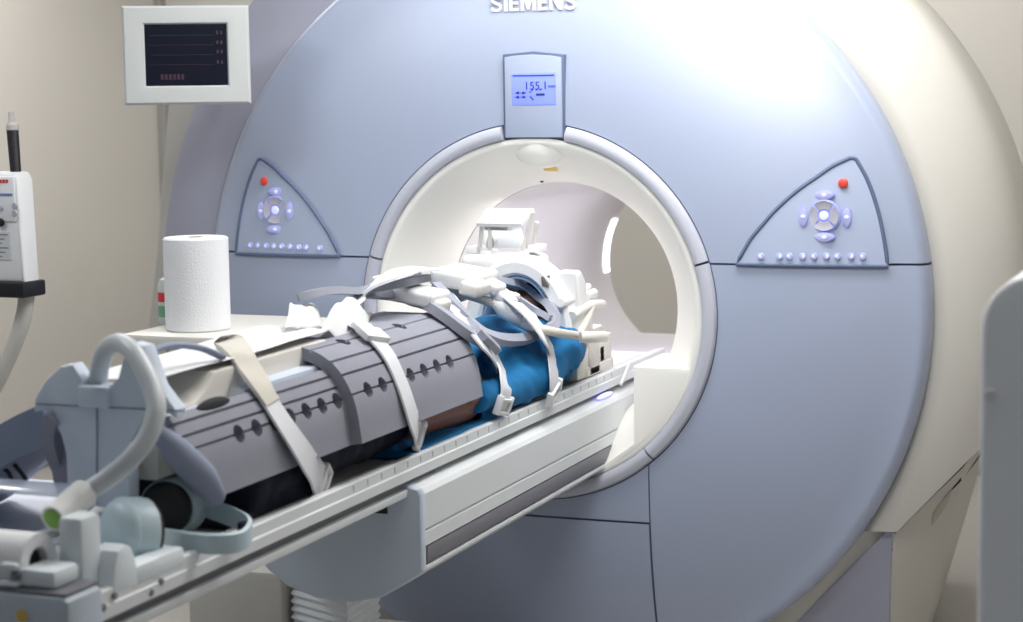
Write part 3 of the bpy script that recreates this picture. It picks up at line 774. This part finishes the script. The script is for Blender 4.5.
plug_box(464, 277, .00, .115, .17, .042, 8, 'plug_box', M_WHITE)
plug_box(475, 288, .055, .05, .09, .036, 14, 'plug_box', M_IVORY)
plug_box(397, 279, -.05, .10, .07, .026, -6, 'plug_box', M_WHITE)
plug_box(492, 286, .06, .055, .06, .030, 25, 'plug_box', M_WHITE)
plug_box(503, 297, .085, .040, .05, .026, 35, 'plug_box', M_WHITE)

# ------------------------------------------------------------------ securing straps
LA, LB = .200, .215
def strap(label, pts, w, buckle, beige=None, clamp=None, a=LA, b=LB, zc=.875):
    P, N = cyl_path(pts, .008, 6)
    w *= 2.15 if w > .022 else 2.7
    root = thing('securing_strap', label, 'strap', P[len(P)//2], 'white straps holding the patient')
    mb = MB(); mb.sweep(P, N, w, .004); mb.build('webbing', M_STRAP, root, angle=60)
    if beige:
        k = int(len(P)*beige); mb = MB(); mb.sweep([p+n*.003 for p, n in zip(P[:k], N[:k])], N[:k], w*1.02, .004); mb.build('fastening_tape', M_VELC, root, angle=60)
    # buckle at the lower end by the table rail
    p, n = P[-1], N[-1]; up = (P[-3]-P[-1]).normalized(); n = (n-up*n.dot(up)).normalized(); sd = up.cross(n)
    M = Matrix((sd, up, n)).transposed().to_4x4(); M.translation = p
    mb = MB(); W = w*.55
    for s_ in (-1, 1): mb.box(s_*W-.005, s_*W+.005, -.022, .024, -.004, .013, .003, 2, M)
    mb.box(-W, W, .010, .018, -.004, .012, .003, 2, M); mb.box(-W, W, -.022, -.012, -.004, .012, .003, 2, M)
    mb.box(-W*.7, W*.7, -.012, .010, -.003, .006, .002, 2, M)
    mb.build('buckle', M_WHITE, root)
    if clamp:
        k = int(len(P)*clamp); p, n = P[k], N[k]; up = (P[k-1]-P[k+1]).normalized(); sd = up.cross(n)
        M = Matrix((sd, up, n)).transposed().to_4x4(); M.translation = p
        MB().box(-w*.66, w*.66, -.02, .022, -.002, .014, .004, 2, M).box(-w*.5, w*.5, .02, .045, -.002, .010, .003, 2, M).build('clamp', M_WHITE, root)
    return root
strap('white strap with beige tape over the lower grey leg flap, nearest the feet', [(226, 340), (238, 356), (258, 388), (280, 422), (300, 452), (313, 472), (319, 484)], .027, 1, beige=.45)
strap('white strap over the upper grey leg flap, ending beside the hand', [(338, 318), (352, 326), (368, 336), (386, 356), (400, 386), (410, 416), (416, 436)], .024, 1, clamp=.36)
strap('white strap crossing the blue sleeve just beyond the hand', [(434, 290), (448, 303), (467, 327), (485, 349), (499, 372), (504, 390), (500, 405)], .021, 1, a=.19, b=.21)
strap('white strap over the blue shoulder beside the head coil', [(497, 292), (512, 303), (530, 320), (544, 340), (550, 362), (552, 382), (551, 392)], .020, 1, clamp=.10, a=.19, b=.21)
P, N = cyl_path([(338, 318), (356, 306), (376, 290), (398, 279), (418, 274), (434, 275)], .02)
mb = MB(); mb.sweep(P, N, .052, .006); tag(mb.build('wide_strap', M_STRAP, angle=60), 'wide white band crossing over the top between leg coil and plug boxes', 'strap')

# ------------------------------------------------------------------ head coil and mirror
hcl = thing('head_coil', 'white helmet shaped head coil at the tunnel mouth with a tilted mirror on top', 'head coil', (0, .05, .82))
def arch(a, b, zc, th, y0, y1, a2=None, b2=None, ang0=-18, ang1=198, n=40, zmin=.82):
    mb = MB(); R = []
    a2 = a2 or a; b2 = b2 or b
    for k in range(n+1):
        an = math.radians(ang0+(ang1-ang0)*k/n); ca, sa = math.cos(an), math.sin(an)
        R.append([Vector((ca*(a), y0+.012, zc+sa*b)), Vector((ca*(a-.012), y0, zc+sa*(b-.012))), Vector((ca*(a-th+.008), y0, zc+sa*(b-th+.008))), Vector((ca*(a-th), y0+.01, zc+sa*(b-th))),
                  Vector((ca*(a2-th), y1, zc+sa*(b2-th))), Vector((ca*(a2-.01), y1, zc+sa*(b2-.01))), Vector((ca*a2, y1-.012, zc+sa*b2))])
    mb.rings(R); return mb
arch(.150, .194, .962, .046, -.130, -.05, .153, .194).build('front_arch', M_WHITE, hcl, angle=40)
arch(.148, .188, .970, .03, -.06, .10, .128, .135).build('shell', M_IVORY, hcl, angle=40)
arch(.108, .152, .962, .016, -.12, -.02, .108, .152, 0, 180).build('inner_pad', mat('blue_grey_liner', (138, 160, 190), .6), hcl, angle=40)
MB().prism([(-.15, .835), (.15, .835), (.15, .90), (.12, .93), (-.12, .93), (-.15, .90)], 'y', .06, .14, .01).build('neck_block', M_IVORY, hcl)
MB().box(-.15, .155, -.02, .20, .834, .862, .006).build('coil_base', M_IVORY, hcl)
pA, pB = at(466, 252, 1, -.03), at(540, 254, 1, -.03)
MB().box(pA.x, pB.x, -.075, .05, 1.10, pA.z-.004, .018, 3).build('top_plate', M_WHITE, hcl)
MB().prism([(-.085, 1.115), (-.045, 1.12), (-.005, 1.085), (.015, .93), (-.06, .93)], 'x', .09, .152, .012, 3).build('side_shell', M_WHITE, hcl)
MB().box(.05, .140, .02, .16, .855, .955, .008).build('plug_block', M_IVORY, hcl)
# side cheek with a square window and the arms that lead back to the plugs
MB().prism([(-.045, 1.03), (-.02, 1.06), (.02, 1.055), (.05, 1.01), (.05, .93), (-.03, .94)], 'x', .112, .150, .008).build('cheek', M_IVORY, hcl)
bpy.context.view_layer.update()
q = [hit(*c) for c in ((541, 277), (550, 275), (549, 288), (542, 286))]
mb = MB(); mb.rings([[p-d*.0005 for p, n, d in q], [p-d*.003 for p, n, d in q]]); mb.build('cheek_window', mat('window_shade', (92, 88, 84), .8), hcl)
def rod(pts, r, nm, mt=M_IVORY, x=.15, **k):
    mb = MB(); mb.tube([at(a, b, 0, x) for a, b in pts], r, **k); return mb.build(nm, mt, hcl)
rod([(560, 303), (578, 298), (594, 293)], .012, 'plug_arm', M_WHITE, .13, seg=12)
rod([(580, 294), (586, 289), (588, 287)], .010, 'plug_knob', M_WHITE, .12, round_ends=True)
rod([(572, 316), (588, 306), (602, 304)], .012, 'plug_arm', M_IVORY, .15, seg=12)
rod([(590, 306), (585, 320), (577, 336)], .014, 'plug_strut', M_IVORY, .15)
def pillar(px0, px1, py0, py1, x0, nm, mt=M_IVORY, dx=.04):
    a_, b_ = at(px0, py1, 0, x0), at(px1, py0, 0, x0)
    return MB().box(x0-dx, x0, min(a_.y, b_.y), max(a_.y, b_.y), max(.834, min(a_.z, b_.z)-.02), max(a_.z, b_.z), .005).build(nm, mt, hcl)
pillar(576, 590, 318, 372, .140, 'plug_post'); pillar(590, 600, 333, 370, .155, 'plug_post', mat('warm_grey_plastic', (196, 192, 186), .5), .03); pillar(600, 612, 332, 372, .150, 'plug_post')
pillar(578, 594, 345, 378, .150, 'plug_foot', M_IVORY, .05)
# mirror on its bracket
my = -.03
mq = [at(487, 208, 1, .03), at(534, 208.5, 1, .03), at(521, 224, 1, -.06), at(476.5, 223, 1, -.06)]
nn = (mq[1]-mq[0]).cross(mq[3]-mq[0]).normalized(); nn = nn if nn.z > 0 else -nn
mb = MB(); mb.rings([[p for p in mq], [p-nn*.010 for p in mq]]); mb.build('mirror_cover', M_WHITE, hcl)
gl = [at(484, 224, 1, -.05), at(521, 225, 1, -.05), at(527, 248, 1, -.01), at(486, 248, 1, -.01)]
gn = (gl[1]-gl[0]).cross(gl[3]-gl[0]).normalized(); gn = gn if gn.y < 0 else -gn
mb = MB(); mb.rings([[p for p in gl], [p-gn*.006 for p in gl]]); mb.build('mirror', M_MIRR, hcl, label='tilted mirror glass facing the patient')
for (a_, b_), (c_, d_) in (((482, 224), (480, 247)), ((490, 225), (490, 250)), ((533, 212), (523, 250)), ((537, 222), (534, 244))):
    mb = MB(); mb.tube([at(a_, b_, 1, -.04), at(c_, d_, 1, -.02)], .006, smooth=False, seg=8); mb.build('mirror_leg', M_IVORY, hcl)
for px, py in ((474, 248), (488, 252), (526, 253), (536, 247)):
    p = at(px, py, 1, -.02); MB().box(p.x-.016, p.x+.016, p.y-.02, p.y+.04, p.z-.014, p.z+.006, .004).build('mirror_foot', M_WHITE, hcl)

# ------------------------------------------------------------------ cloths and papers on the patient
def cloth(pts, h, name, label, cat, mt, th=.003, seed=0, n=10, amp=.012):
    """four corner patch with soft crumples"""
    a_, b_, c_, d_ = [Vector(p) for p in pts]; R0 = []
    for i in range(n+1):
        row = []
        for j in range(n+1):
            u, v = i/n, j/n; p = a_.lerp(b_, u).lerp(d_.lerp(c_, u), v)
            k = noise.noise(Vector((u*3+seed, v*3, seed)))*amp+noise.noise(Vector((u*7+seed, v*7, 3)))*amp*.5
            row.append(p+Vector((0, 0, k+h*math.sin(u*PI)*math.sin(v*PI))))
        R0.append(row)
    mb = MB(); mb.rings(R0, closed=False, caps=False)
    o = mb.build(name, mt, angle=80); bake(o, [('SOLIDIFY', dict(thickness=th, offset=1)), ('SUBSURF', dict(levels=1, render_levels=1))])
    return tag(o, label, cat)
cloth([(.055, -1.92, 1.098), (.052, -1.25, 1.106), (-.12, -1.25, 1.106), (-.12, -1.92, 1.090)], .004, 'cover_sheet', 'thin white sheet spread over the top of the leg coil', 'sheet', M_PAPER, amp=.004, n=14)
cloth([at(318, 336, 0, .05), at(362, 338, 0, .05), at(372, 312, 0, -.04), at(338, 305, 0, -.04)], .04, 'crumpled_cloth', 'crumpled white cloth heaped where the two leg flaps meet', 'cloth', M_PAPER, seed=4, amp=.02, n=14)
cloth([at(284, 330, 0, .0), at(320, 326, 0, .0), at(318, 310, 0, -.06), at(290, 304, 0, -.06)], .02, 'crumpled_tissue', 'small white crumpled tissue on the sheet beyond the strap', 'tissue', M_PAPER, seed=9, amp=.016, n=12)
cloth([at(216, 500, 2, .832), at(268, 492, 2, .832), at(266, 478, 2, .850), at(236, 480, 2, .846)], .012, 'paper_sheet', 'creased white paper sheet on the table by the headphones', 'paper', M_PAPER, seed=2, amp=.006)
# ------------------------------------------------------------------ arched coil cable
ac = thing('arched_cable', 'thick pale cable arching over the end plate, with a green tipped plug', 'cable', (0.05, -2.1, .84))
PA = [(at(84, 494, 1, -2.17)), at(110, 477, 1, -2.15), at(132, 458, 1, -2.14), at(148, 436, 1, -2.12), at(156, 412, 1, -2.10), at(153, 390, 1, -2.08), at(143, 368, 1, -2.06), at(132, 351, 1, -2.04), at(119, 343, 1, -2.01), at(107, 349, 1, -1.98), at(100, 366, 1, -1.965), at(98, 388, 1, -1.955)]
mb = MB(); mb.tube(PA, .0160, seg=18); mb.build('cable', M_CABLEB, ac)
pt = at(53, 519, 1, -2.25)
mb = MB(); mb.tube([pt, at(84, 494, 1, -2.17)], [.021, .024], seg=18, smooth=False); mb.build('plug', M_WHITE, ac)
d = (pt-at(84, 494, 1, -2.17)).normalized(); mb = MB(); mb.disc(pt-d*.002, d, .017, .004); mb.build('plug_tip', M_GREEN, ac)
MB().box(pt.x+.02, pt.x+.065, pt.y-.02, pt.y+.035, .818, pt.z+.01, .010).build('plug_stand', M_END, ac)

# ------------------------------------------------------------------ headphones lying on the table
hp = thing('headphones', 'pale teal headphones with black ear pads lying on the table end', 'headphones', (.08, -1.9, .82))
n1 = Vector((-.50, -.85, .12)).normalized()
def cup(c, n, r, sgn, w=1.08):
    u = Vector((0, 0, 1)); u = (u-n*u.dot(n)).normalized(); v = n.cross(u)
    def ring(rr, h): return [c+n*h+(u*math.sin(a)*rr+v*math.cos(a)*rr*w) for a in [2*PI*k/36 for k in range(36)]]
    mb = MB(); mb.rings([ring(r*.9, -.044), ring(r*.97, -.042), ring(r, -.034), ring(r, -.016), ring(r*.975, .0), ring(r*.92, .010), ring(r*.8, .018), ring(r*.6, .024), ring(r*.3, .028), ring(r*.05, .029)])
    o = mb.build('ear_cup', M_TEAL, hp, angle=50)
    mb = MB(); mb.rings([ring(r*.86, -.040), ring(r*.90, -.046), ring(r*.86, -.051), ring(r*.76, -.053), ring(r*.62, -.050), ring(r*.52, -.048), ring(.002, -.047)]); mb.build('ear_pad', M_BLK, o, angle=60)
    mb = MB(); mb.rings([ring(r*.985, -.006), ring(r*1.02, -.003), ring(r*1.01, .002), ring(r*.94, .008)], caps=False); mb.build('cup_ridge', M_TEAL, o)
    return o
c1 = at(121, 519, 1, -2.07); c1.z = .82+.056; cup(c1, n1, .055, 1)
c2 = at(178, 500, 1, -1.85); c2.z = .82+.052; cup(c2, Vector((-.1, .98, -.1)).normalized(), .050, 1)
# headband, a loop lying on its side
bp = [c1+Vector((.040, .022, -.012)), at(180, 541, 2, .845), at(215, 544, 2, .845), at(240, 541, 2, .845), at(248, 531, 2, .850), at(243, 523, 2, .855), at(222, 513, 2, .862), c2+Vector((.04, .0, .004))]
P = spline(bp, 6); N = []
for i in range(len(P)):
    tg = (P[min(i+1, len(P)-1)]-P[max(i-1, 0)]).normalized(); N.append(tg.cross(Vector((0, 0, 1))).normalized())
mb = MB(); mb.sweep(P, N, .036, .007); mb.build('headband', M_TEAL, hp, angle=60)
q = at(244, 527, 2, .856); mb = MB(); mb.box(q.x-.008, q.x+.004, q.y-.010, q.y+.010, q.z-.012, q.z+.010, .003); mb.build('band_pad', M_NAVY, hp)
# ------------------------------------------------------------------ paper roll at the table end
pr = thing('couch_paper_roll', 'white paper roll lying across the foot end of the table', 'paper roll', (-.02, -2.235, .853))
mb = MB(); R = []
L0, L1 = -.17, .085; cy, cz, rr = -2.30, .880, .045
def circ(x, r): return [Vector((x, cy+r*math.cos(a), cz+r*math.sin(a))) for a in [2*PI*k/40 for k in range(40)]]
mb.rings([circ(L0, .022), circ(L0, rr), circ(L1, rr), circ(L1, .024), circ(L1-.06, .022), circ(L0, .022)], caps=False); mb.build('paper', M_PAPER, pr, angle=30)
mb = MB(); mb.rings([circ(L0+.002, .0215), circ(L1-.012, .0215)], caps=True); mb.build('core', M_VOID, pr)

# ------------------------------------------------------------------ behind: cart, towel roll, bottle
ct = thing('side_cart', 'white cart standing behind the table with a towel roll on it', 'cart', (-.8, -.5, FZ))
k0 = at(121, 334, 2, .985); X0, Y0 = k0.x, k0.y
MB().box(X0, -.45, Y0, -.12, .955, .985, .006).build('cart_top', M_IVORY, ct)
MB().box(X0+.22, -.5, Y0+.12, -.16, .10, .955, .01).build('cabinet', M_IVORY, ct)
for z in (.38, .66): 
    dr = MB().box(X0+.24, -.52, Y0+.105, Y0+.125, z-.24, z+.02, .005).build('drawer', M_WHITE, ct)
    MB().box(X0+.34, -.62, Y0+.09, Y0+.108, z-.04, z-.02, .003).build('drawer_handle', M_DGREY, dr)
for x in (X0+.27, -.55):
    for y in (Y0+.17, -.21):
        mb = MB(); mb.ball((x, y, FZ+.04), .018, .04, .04); mb.box(x-.02, x+.02, y-.02, y+.02, FZ+.07, .10); mb.build('caster', M_BLK, ct)
tr_ = thing('paper_towel_roll', 'tall white paper towel roll standing on the cart by the scanner', 'paper towel', (-.752, -.45, .985))
mb = MB(); mb.lathe([(.018, .0), (.079, .0), (.083, .004), (.083, .234), (.079, .238), (.022, .238), (.019, .234), (.018, .0)], (-.752, -.45, .985), 40); mb.build('paper', M_PAPER, tr_, angle=40)
mb = MB(); mb.lathe([(.020, .2385), (.019, .01), (.0175, .01), (.0175, .2385), (.020, .2385)], (-.752, -.45, .985), 24); mb.build('core', mat('cardboard', (178, 166, 150), .9), tr_)
p = at(161.5, 300, 1, -.36)
bt = thing('spray_bottle', 'small clear bottle with a red and green label behind the towel roll', 'bottle', (p.x+.03, -.36, .985))
mb = MB(); mb.lathe([(0, 0), (.030, 0), (.034, .006), (.034, .10), (.028, .118), (.012, .128), (.012, .14), (0, .14)], (p.x+.03, -.36, .985), 24); mb.build('flask', mat('milky_bottle', (198, 206, 204), .3), bt)
mb = MB(); mb.lathe([(.0345, .02), (.0345, .05)], (p.x+.03, -.36, .985), 24); mb.build('green_label', mat('green_ink', (110, 165, 130), .6), bt)
mb = MB(); mb.lathe([(.0345, .06), (.0345, .085)], (p.x+.03, -.36, .985), 24); mb.build('red_label', M_INKR, bt)
mb = MB(); mb.lathe([(0, .14), (.014, .14), (.014, .165), (0, .166)], (p.x+.03, -.36, .985), 20); mb.build('cap', M_WHITE, bt)

# ------------------------------------------------------------------ patient monitor beside the front
mo = thing('patient_monitor', 'boxy pale monitor with a dark screen mounted at the upper left of the scanner', 'monitor', (0, 0, 0))
MON_A = math.radians(29)
xa, xb, za, zb = -.167, .167, -.131, .131
# frame with a sunken opening
sx0, sx1, sz0, sz1 = -.109, .108, -.081, .082
mb = MB(); 
def rect(x0, x1, z0, z1, y): return [Vector((x0, y, z0)), Vector((x1, y, z0)), Vector((x1, y, z1)), Vector((x0, y, z1))]
mb.rings([rect(xa+.012, xb-.004, za+.012, zb-.012, .05), rect(xa, xb, za, zb, .03), rect(xa, xb, za, zb, -.09), rect(xa+.006, xb-.006, za+.006, zb-.006, -.098), rect(xa+.035, xb-.035, za+.028, zb-.028, -.1), rect(sx0-.004, sx1+.004, sz0-.004, sz1+.004, -.098), rect(sx0, sx1, sz0, sz1, -.092), rect(sx0, sx1, sz0, sz1, -.088)])
mb.build('case', mat('pale_grey_case', (190, 193, 192), .45, var=.02), mo, angle=12)
sn = MB().box(sx0, sx1, -.0915, -.086, sz0, sz1).build('screen', M_SCR, mo)
SW, SH = sx1-sx0, sz1-sz0
for fz, mt in ((.82, M_SCRB), (.66, M_SCRL), (.50, M_SCRB), (.34, M_SCRL)):
    mb = MB(); n = 40; pts = [Vector((sx0+SW*(.06+.78*i/n), -.0925, sz0+SH*(fz+.012*math.sin(i*1.7)*(1 if i % 9 == 0 else .2)))) for i in range(n+1)]
    mb.tube(pts, .0009, seg=5, smooth=False); mb.build('trace', mt, sn)
for z in (.86, .70, .55, .38):
    for k in range(2): MB().box(sx0+SW*(.87+.05*k), sx0+SW*(.895+.05*k), -.0922, -.0918, sz0+SH*(z-.03), sz0+SH*(z+.03)).build('readout', M_SCRL, sn)
for k in range(6): MB().box(sx0+SW*(.18+.05*k), sx0+SW*(.215+.05*k), -.0922, -.0918, sz0+SH*.10, sz0+SH*.19).build('readout', M_SCRL, sn)
MB().box(xa+.10, xb-.08, .045, .13, za+.04, zb-.06, .01).build('back_housing', M_CREAM, mo)
mb = MB(); mb.tube([(xb-.12, .08, za+.08), (xb-.09, .16, za+.06), (xb-.08, .26, za+.05)], .02); mb.build('mount_arm', M_DGREY, mo)
mo.location = at(188, 56, 1, -.14); mo.rotation_euler = (0, 0, MON_A)
# ------------------------------------------------------------------ injector on an arm at far left
ij = thing('contrast_injector', 'white injector head on a bent arm in front of the left wall', 'injector', (-1.33, -.5, FZ))
bx0, bx1 = -1.42, at(34.5, 200, 1, -.5).x-.024; zt, zb_ = at(20, 171, 1, -.5).z, at(20, 282, 1, -.5).z
MB().prism([(bx0, zb_), (bx1+.004, zb_), (bx1-.004, zt-.02), (bx1-.016, zt-.003), (bx0+.01, zt), (bx0, zt-.012)], 'y', -.53, -.46, .012, 3).build('head', M_WHITE, ij)
MB().box(bx0, bx1-.012, -.536, -.525, (zt*.55+zb_*.45), zt-.012, .006).build('face_panel', mat('pale_grey_panel', (222, 223, 226), .4), ij)
MB().box(bx0-.01, bx1+.010, -.545, -.445, zb_-.038, zb_+.004, .006).build('black_collar', M_BLK, ij)
q0, q1 = at(16.5, 182, 1, -.49), at(12.5, 130, 1, -.47)
mb = MB(); mb.tube([q0, q1], [.014, .016], smooth=False); mb.build('plunger', M_BLK, ij)
mb = MB(); mb.tube([q1, q1+Vector((0, 0, .012)), at(11.5, 122, 1, -.47), at(11, 112, 1, -.47)], [.017, .017, .009, .007], smooth=False); mb.build('syringe_tip', mat('clear_tip', (205, 200, 198), .25, alpha=.75), ij)
fy = -.537
for px, py, r, mt in ((15, 206, .0085, M_BTNG), (15, 213.5, .0085, M_BTNG), (1, 208, .007, M_BTNG), (1, 222.5, .011, M_BLK)):
    MB().disc(at(px, py, 1, fy), (0, -1, 0), r, .004).build('button', mt, ij)
def marks(px0, px1, py0, py1, nm, mt, n=1):
    a_, b_ = at(px0, py0, 1, fy), at(px1, py1, 1, fy); mb = MB()
    for k in range(n):
        u0, u1 = k/n, (k+.72)/n if n > 1 else 1
        mb.box(a_.x+(b_.x-a_.x)*u0, a_.x+(b_.x-a_.x)*u1, fy-.001, fy+.004, b_.z, a_.z)
    mb.build(nm, mt, ij)
marks(-4, 9, 179.5, 183, 'red_marking', M_INKR, 4); marks(-4, 13, 193.5, 196, 'blue_marking', M_INKB, 6)
a_, b_ = at(-10, 232, 1, -.5315), at(11, 260, 1, -.5315)
MB().box(a_.x, b_.x, -.5325, -.5285, b_.z, a_.z).build('instruction_label', mat('label_grey', (196, 198, 202), .6), ij)
mb = MB()
for k in range(6): mb.box(a_.x+.006, b_.x-.006-.01*(k % 3), -.5332, -.5322, a_.z-.008-.0115*k, a_.z-.005-.0115*k)
mb.build('label_lines', M_INKG, ij)
arm = [at(27, 292, 1, -.47), at(24, 315, 1, -.47), at(16, 340, 1, -.47), at(2, 372, 1, -.47), at(-14, 405, 1, -.47), at(-26, 440, 1, -.47), Vector((-1.46, -.47, .5)), Vector((-1.46, -.47, FZ+.08))]
mb = MB(); mb.tube(arm, .022, seg=16); mb.build('arm', mat('enamel_pole', (200, 198, 192), .35), ij)
mb = MB()
for k in range(5):
    a = 2*PI*k/5; mb.tube([(-1.46, -.47, FZ+.10), (-1.46+.26*math.cos(a), -.47+.26*math.sin(a), FZ+.07)], .018, smooth=False); mb.ball((-1.46+.26*math.cos(a), -.47+.26*math.sin(a), FZ+.035), .03, .03, .035)
mb.build('wheel_base', M_DGREY, ij)

# ------------------------------------------------------------------ grey cabinet at the right edge, close to the camera
cb = thing('equipment_cabinet', 'pale grey enamel cabinet side cropped by the right edge of the view', 'cabinet', (1.6, -1.8, FZ))
e0 = at(980, 400, 1, -2.0).x; zt = at(1010, 274, 1, -2.0).z; rr = .075
prof_ = [(e0, FZ+.02)]+[(e0+rr-rr*math.cos(t), zt-rr+rr*math.sin(t)) for t in [PI/2*k/10 for k in range(11)]]+[(2.0, zt+.012), (2.0, FZ+.02)]
MB().prism(prof_, 'y', -2.0, -1.5, .008, 3).build('side_panel', M_CAB, cb)
MB().box(e0+.03, 1.97, -1.97, -1.53, FZ, FZ+.03).build('plinth', M_VOID, cb)
MB().disc(at(990, 395, 1, -2.0), (0, -1, 0), .0085, .004).build('screw_cap', M_WHITE, cb)

# ------------------------------------------------------------------ clear strip and blue pillow at the far left of the table
ab = thing('arm_board', 'pale arm board sticking out beside the left of the coil end plate', 'arm board', (-.36, -1.85, .80))
MB().box(-.62, -.176, -2.16, -1.50, .800, .815, .006).build('board', mat('arm_board_plastic', (206, 212, 226), .4), ab)
A, B = at(-25, 480, 1, -2.05), at(76, 463, 1, -2.05)
MB().box(A.x-.3, B.x, -2.10, -2.02, A.z-.006, A.z-.001, .001).build('clear_tray', M_ACRY, ab, label='clear acrylic strip')
for x in (-.56, -.20): MB().box(x, x+.012, -2.09, -2.07, .812, A.z-.004, .002).build('tray_post', M_ACRY, ab)
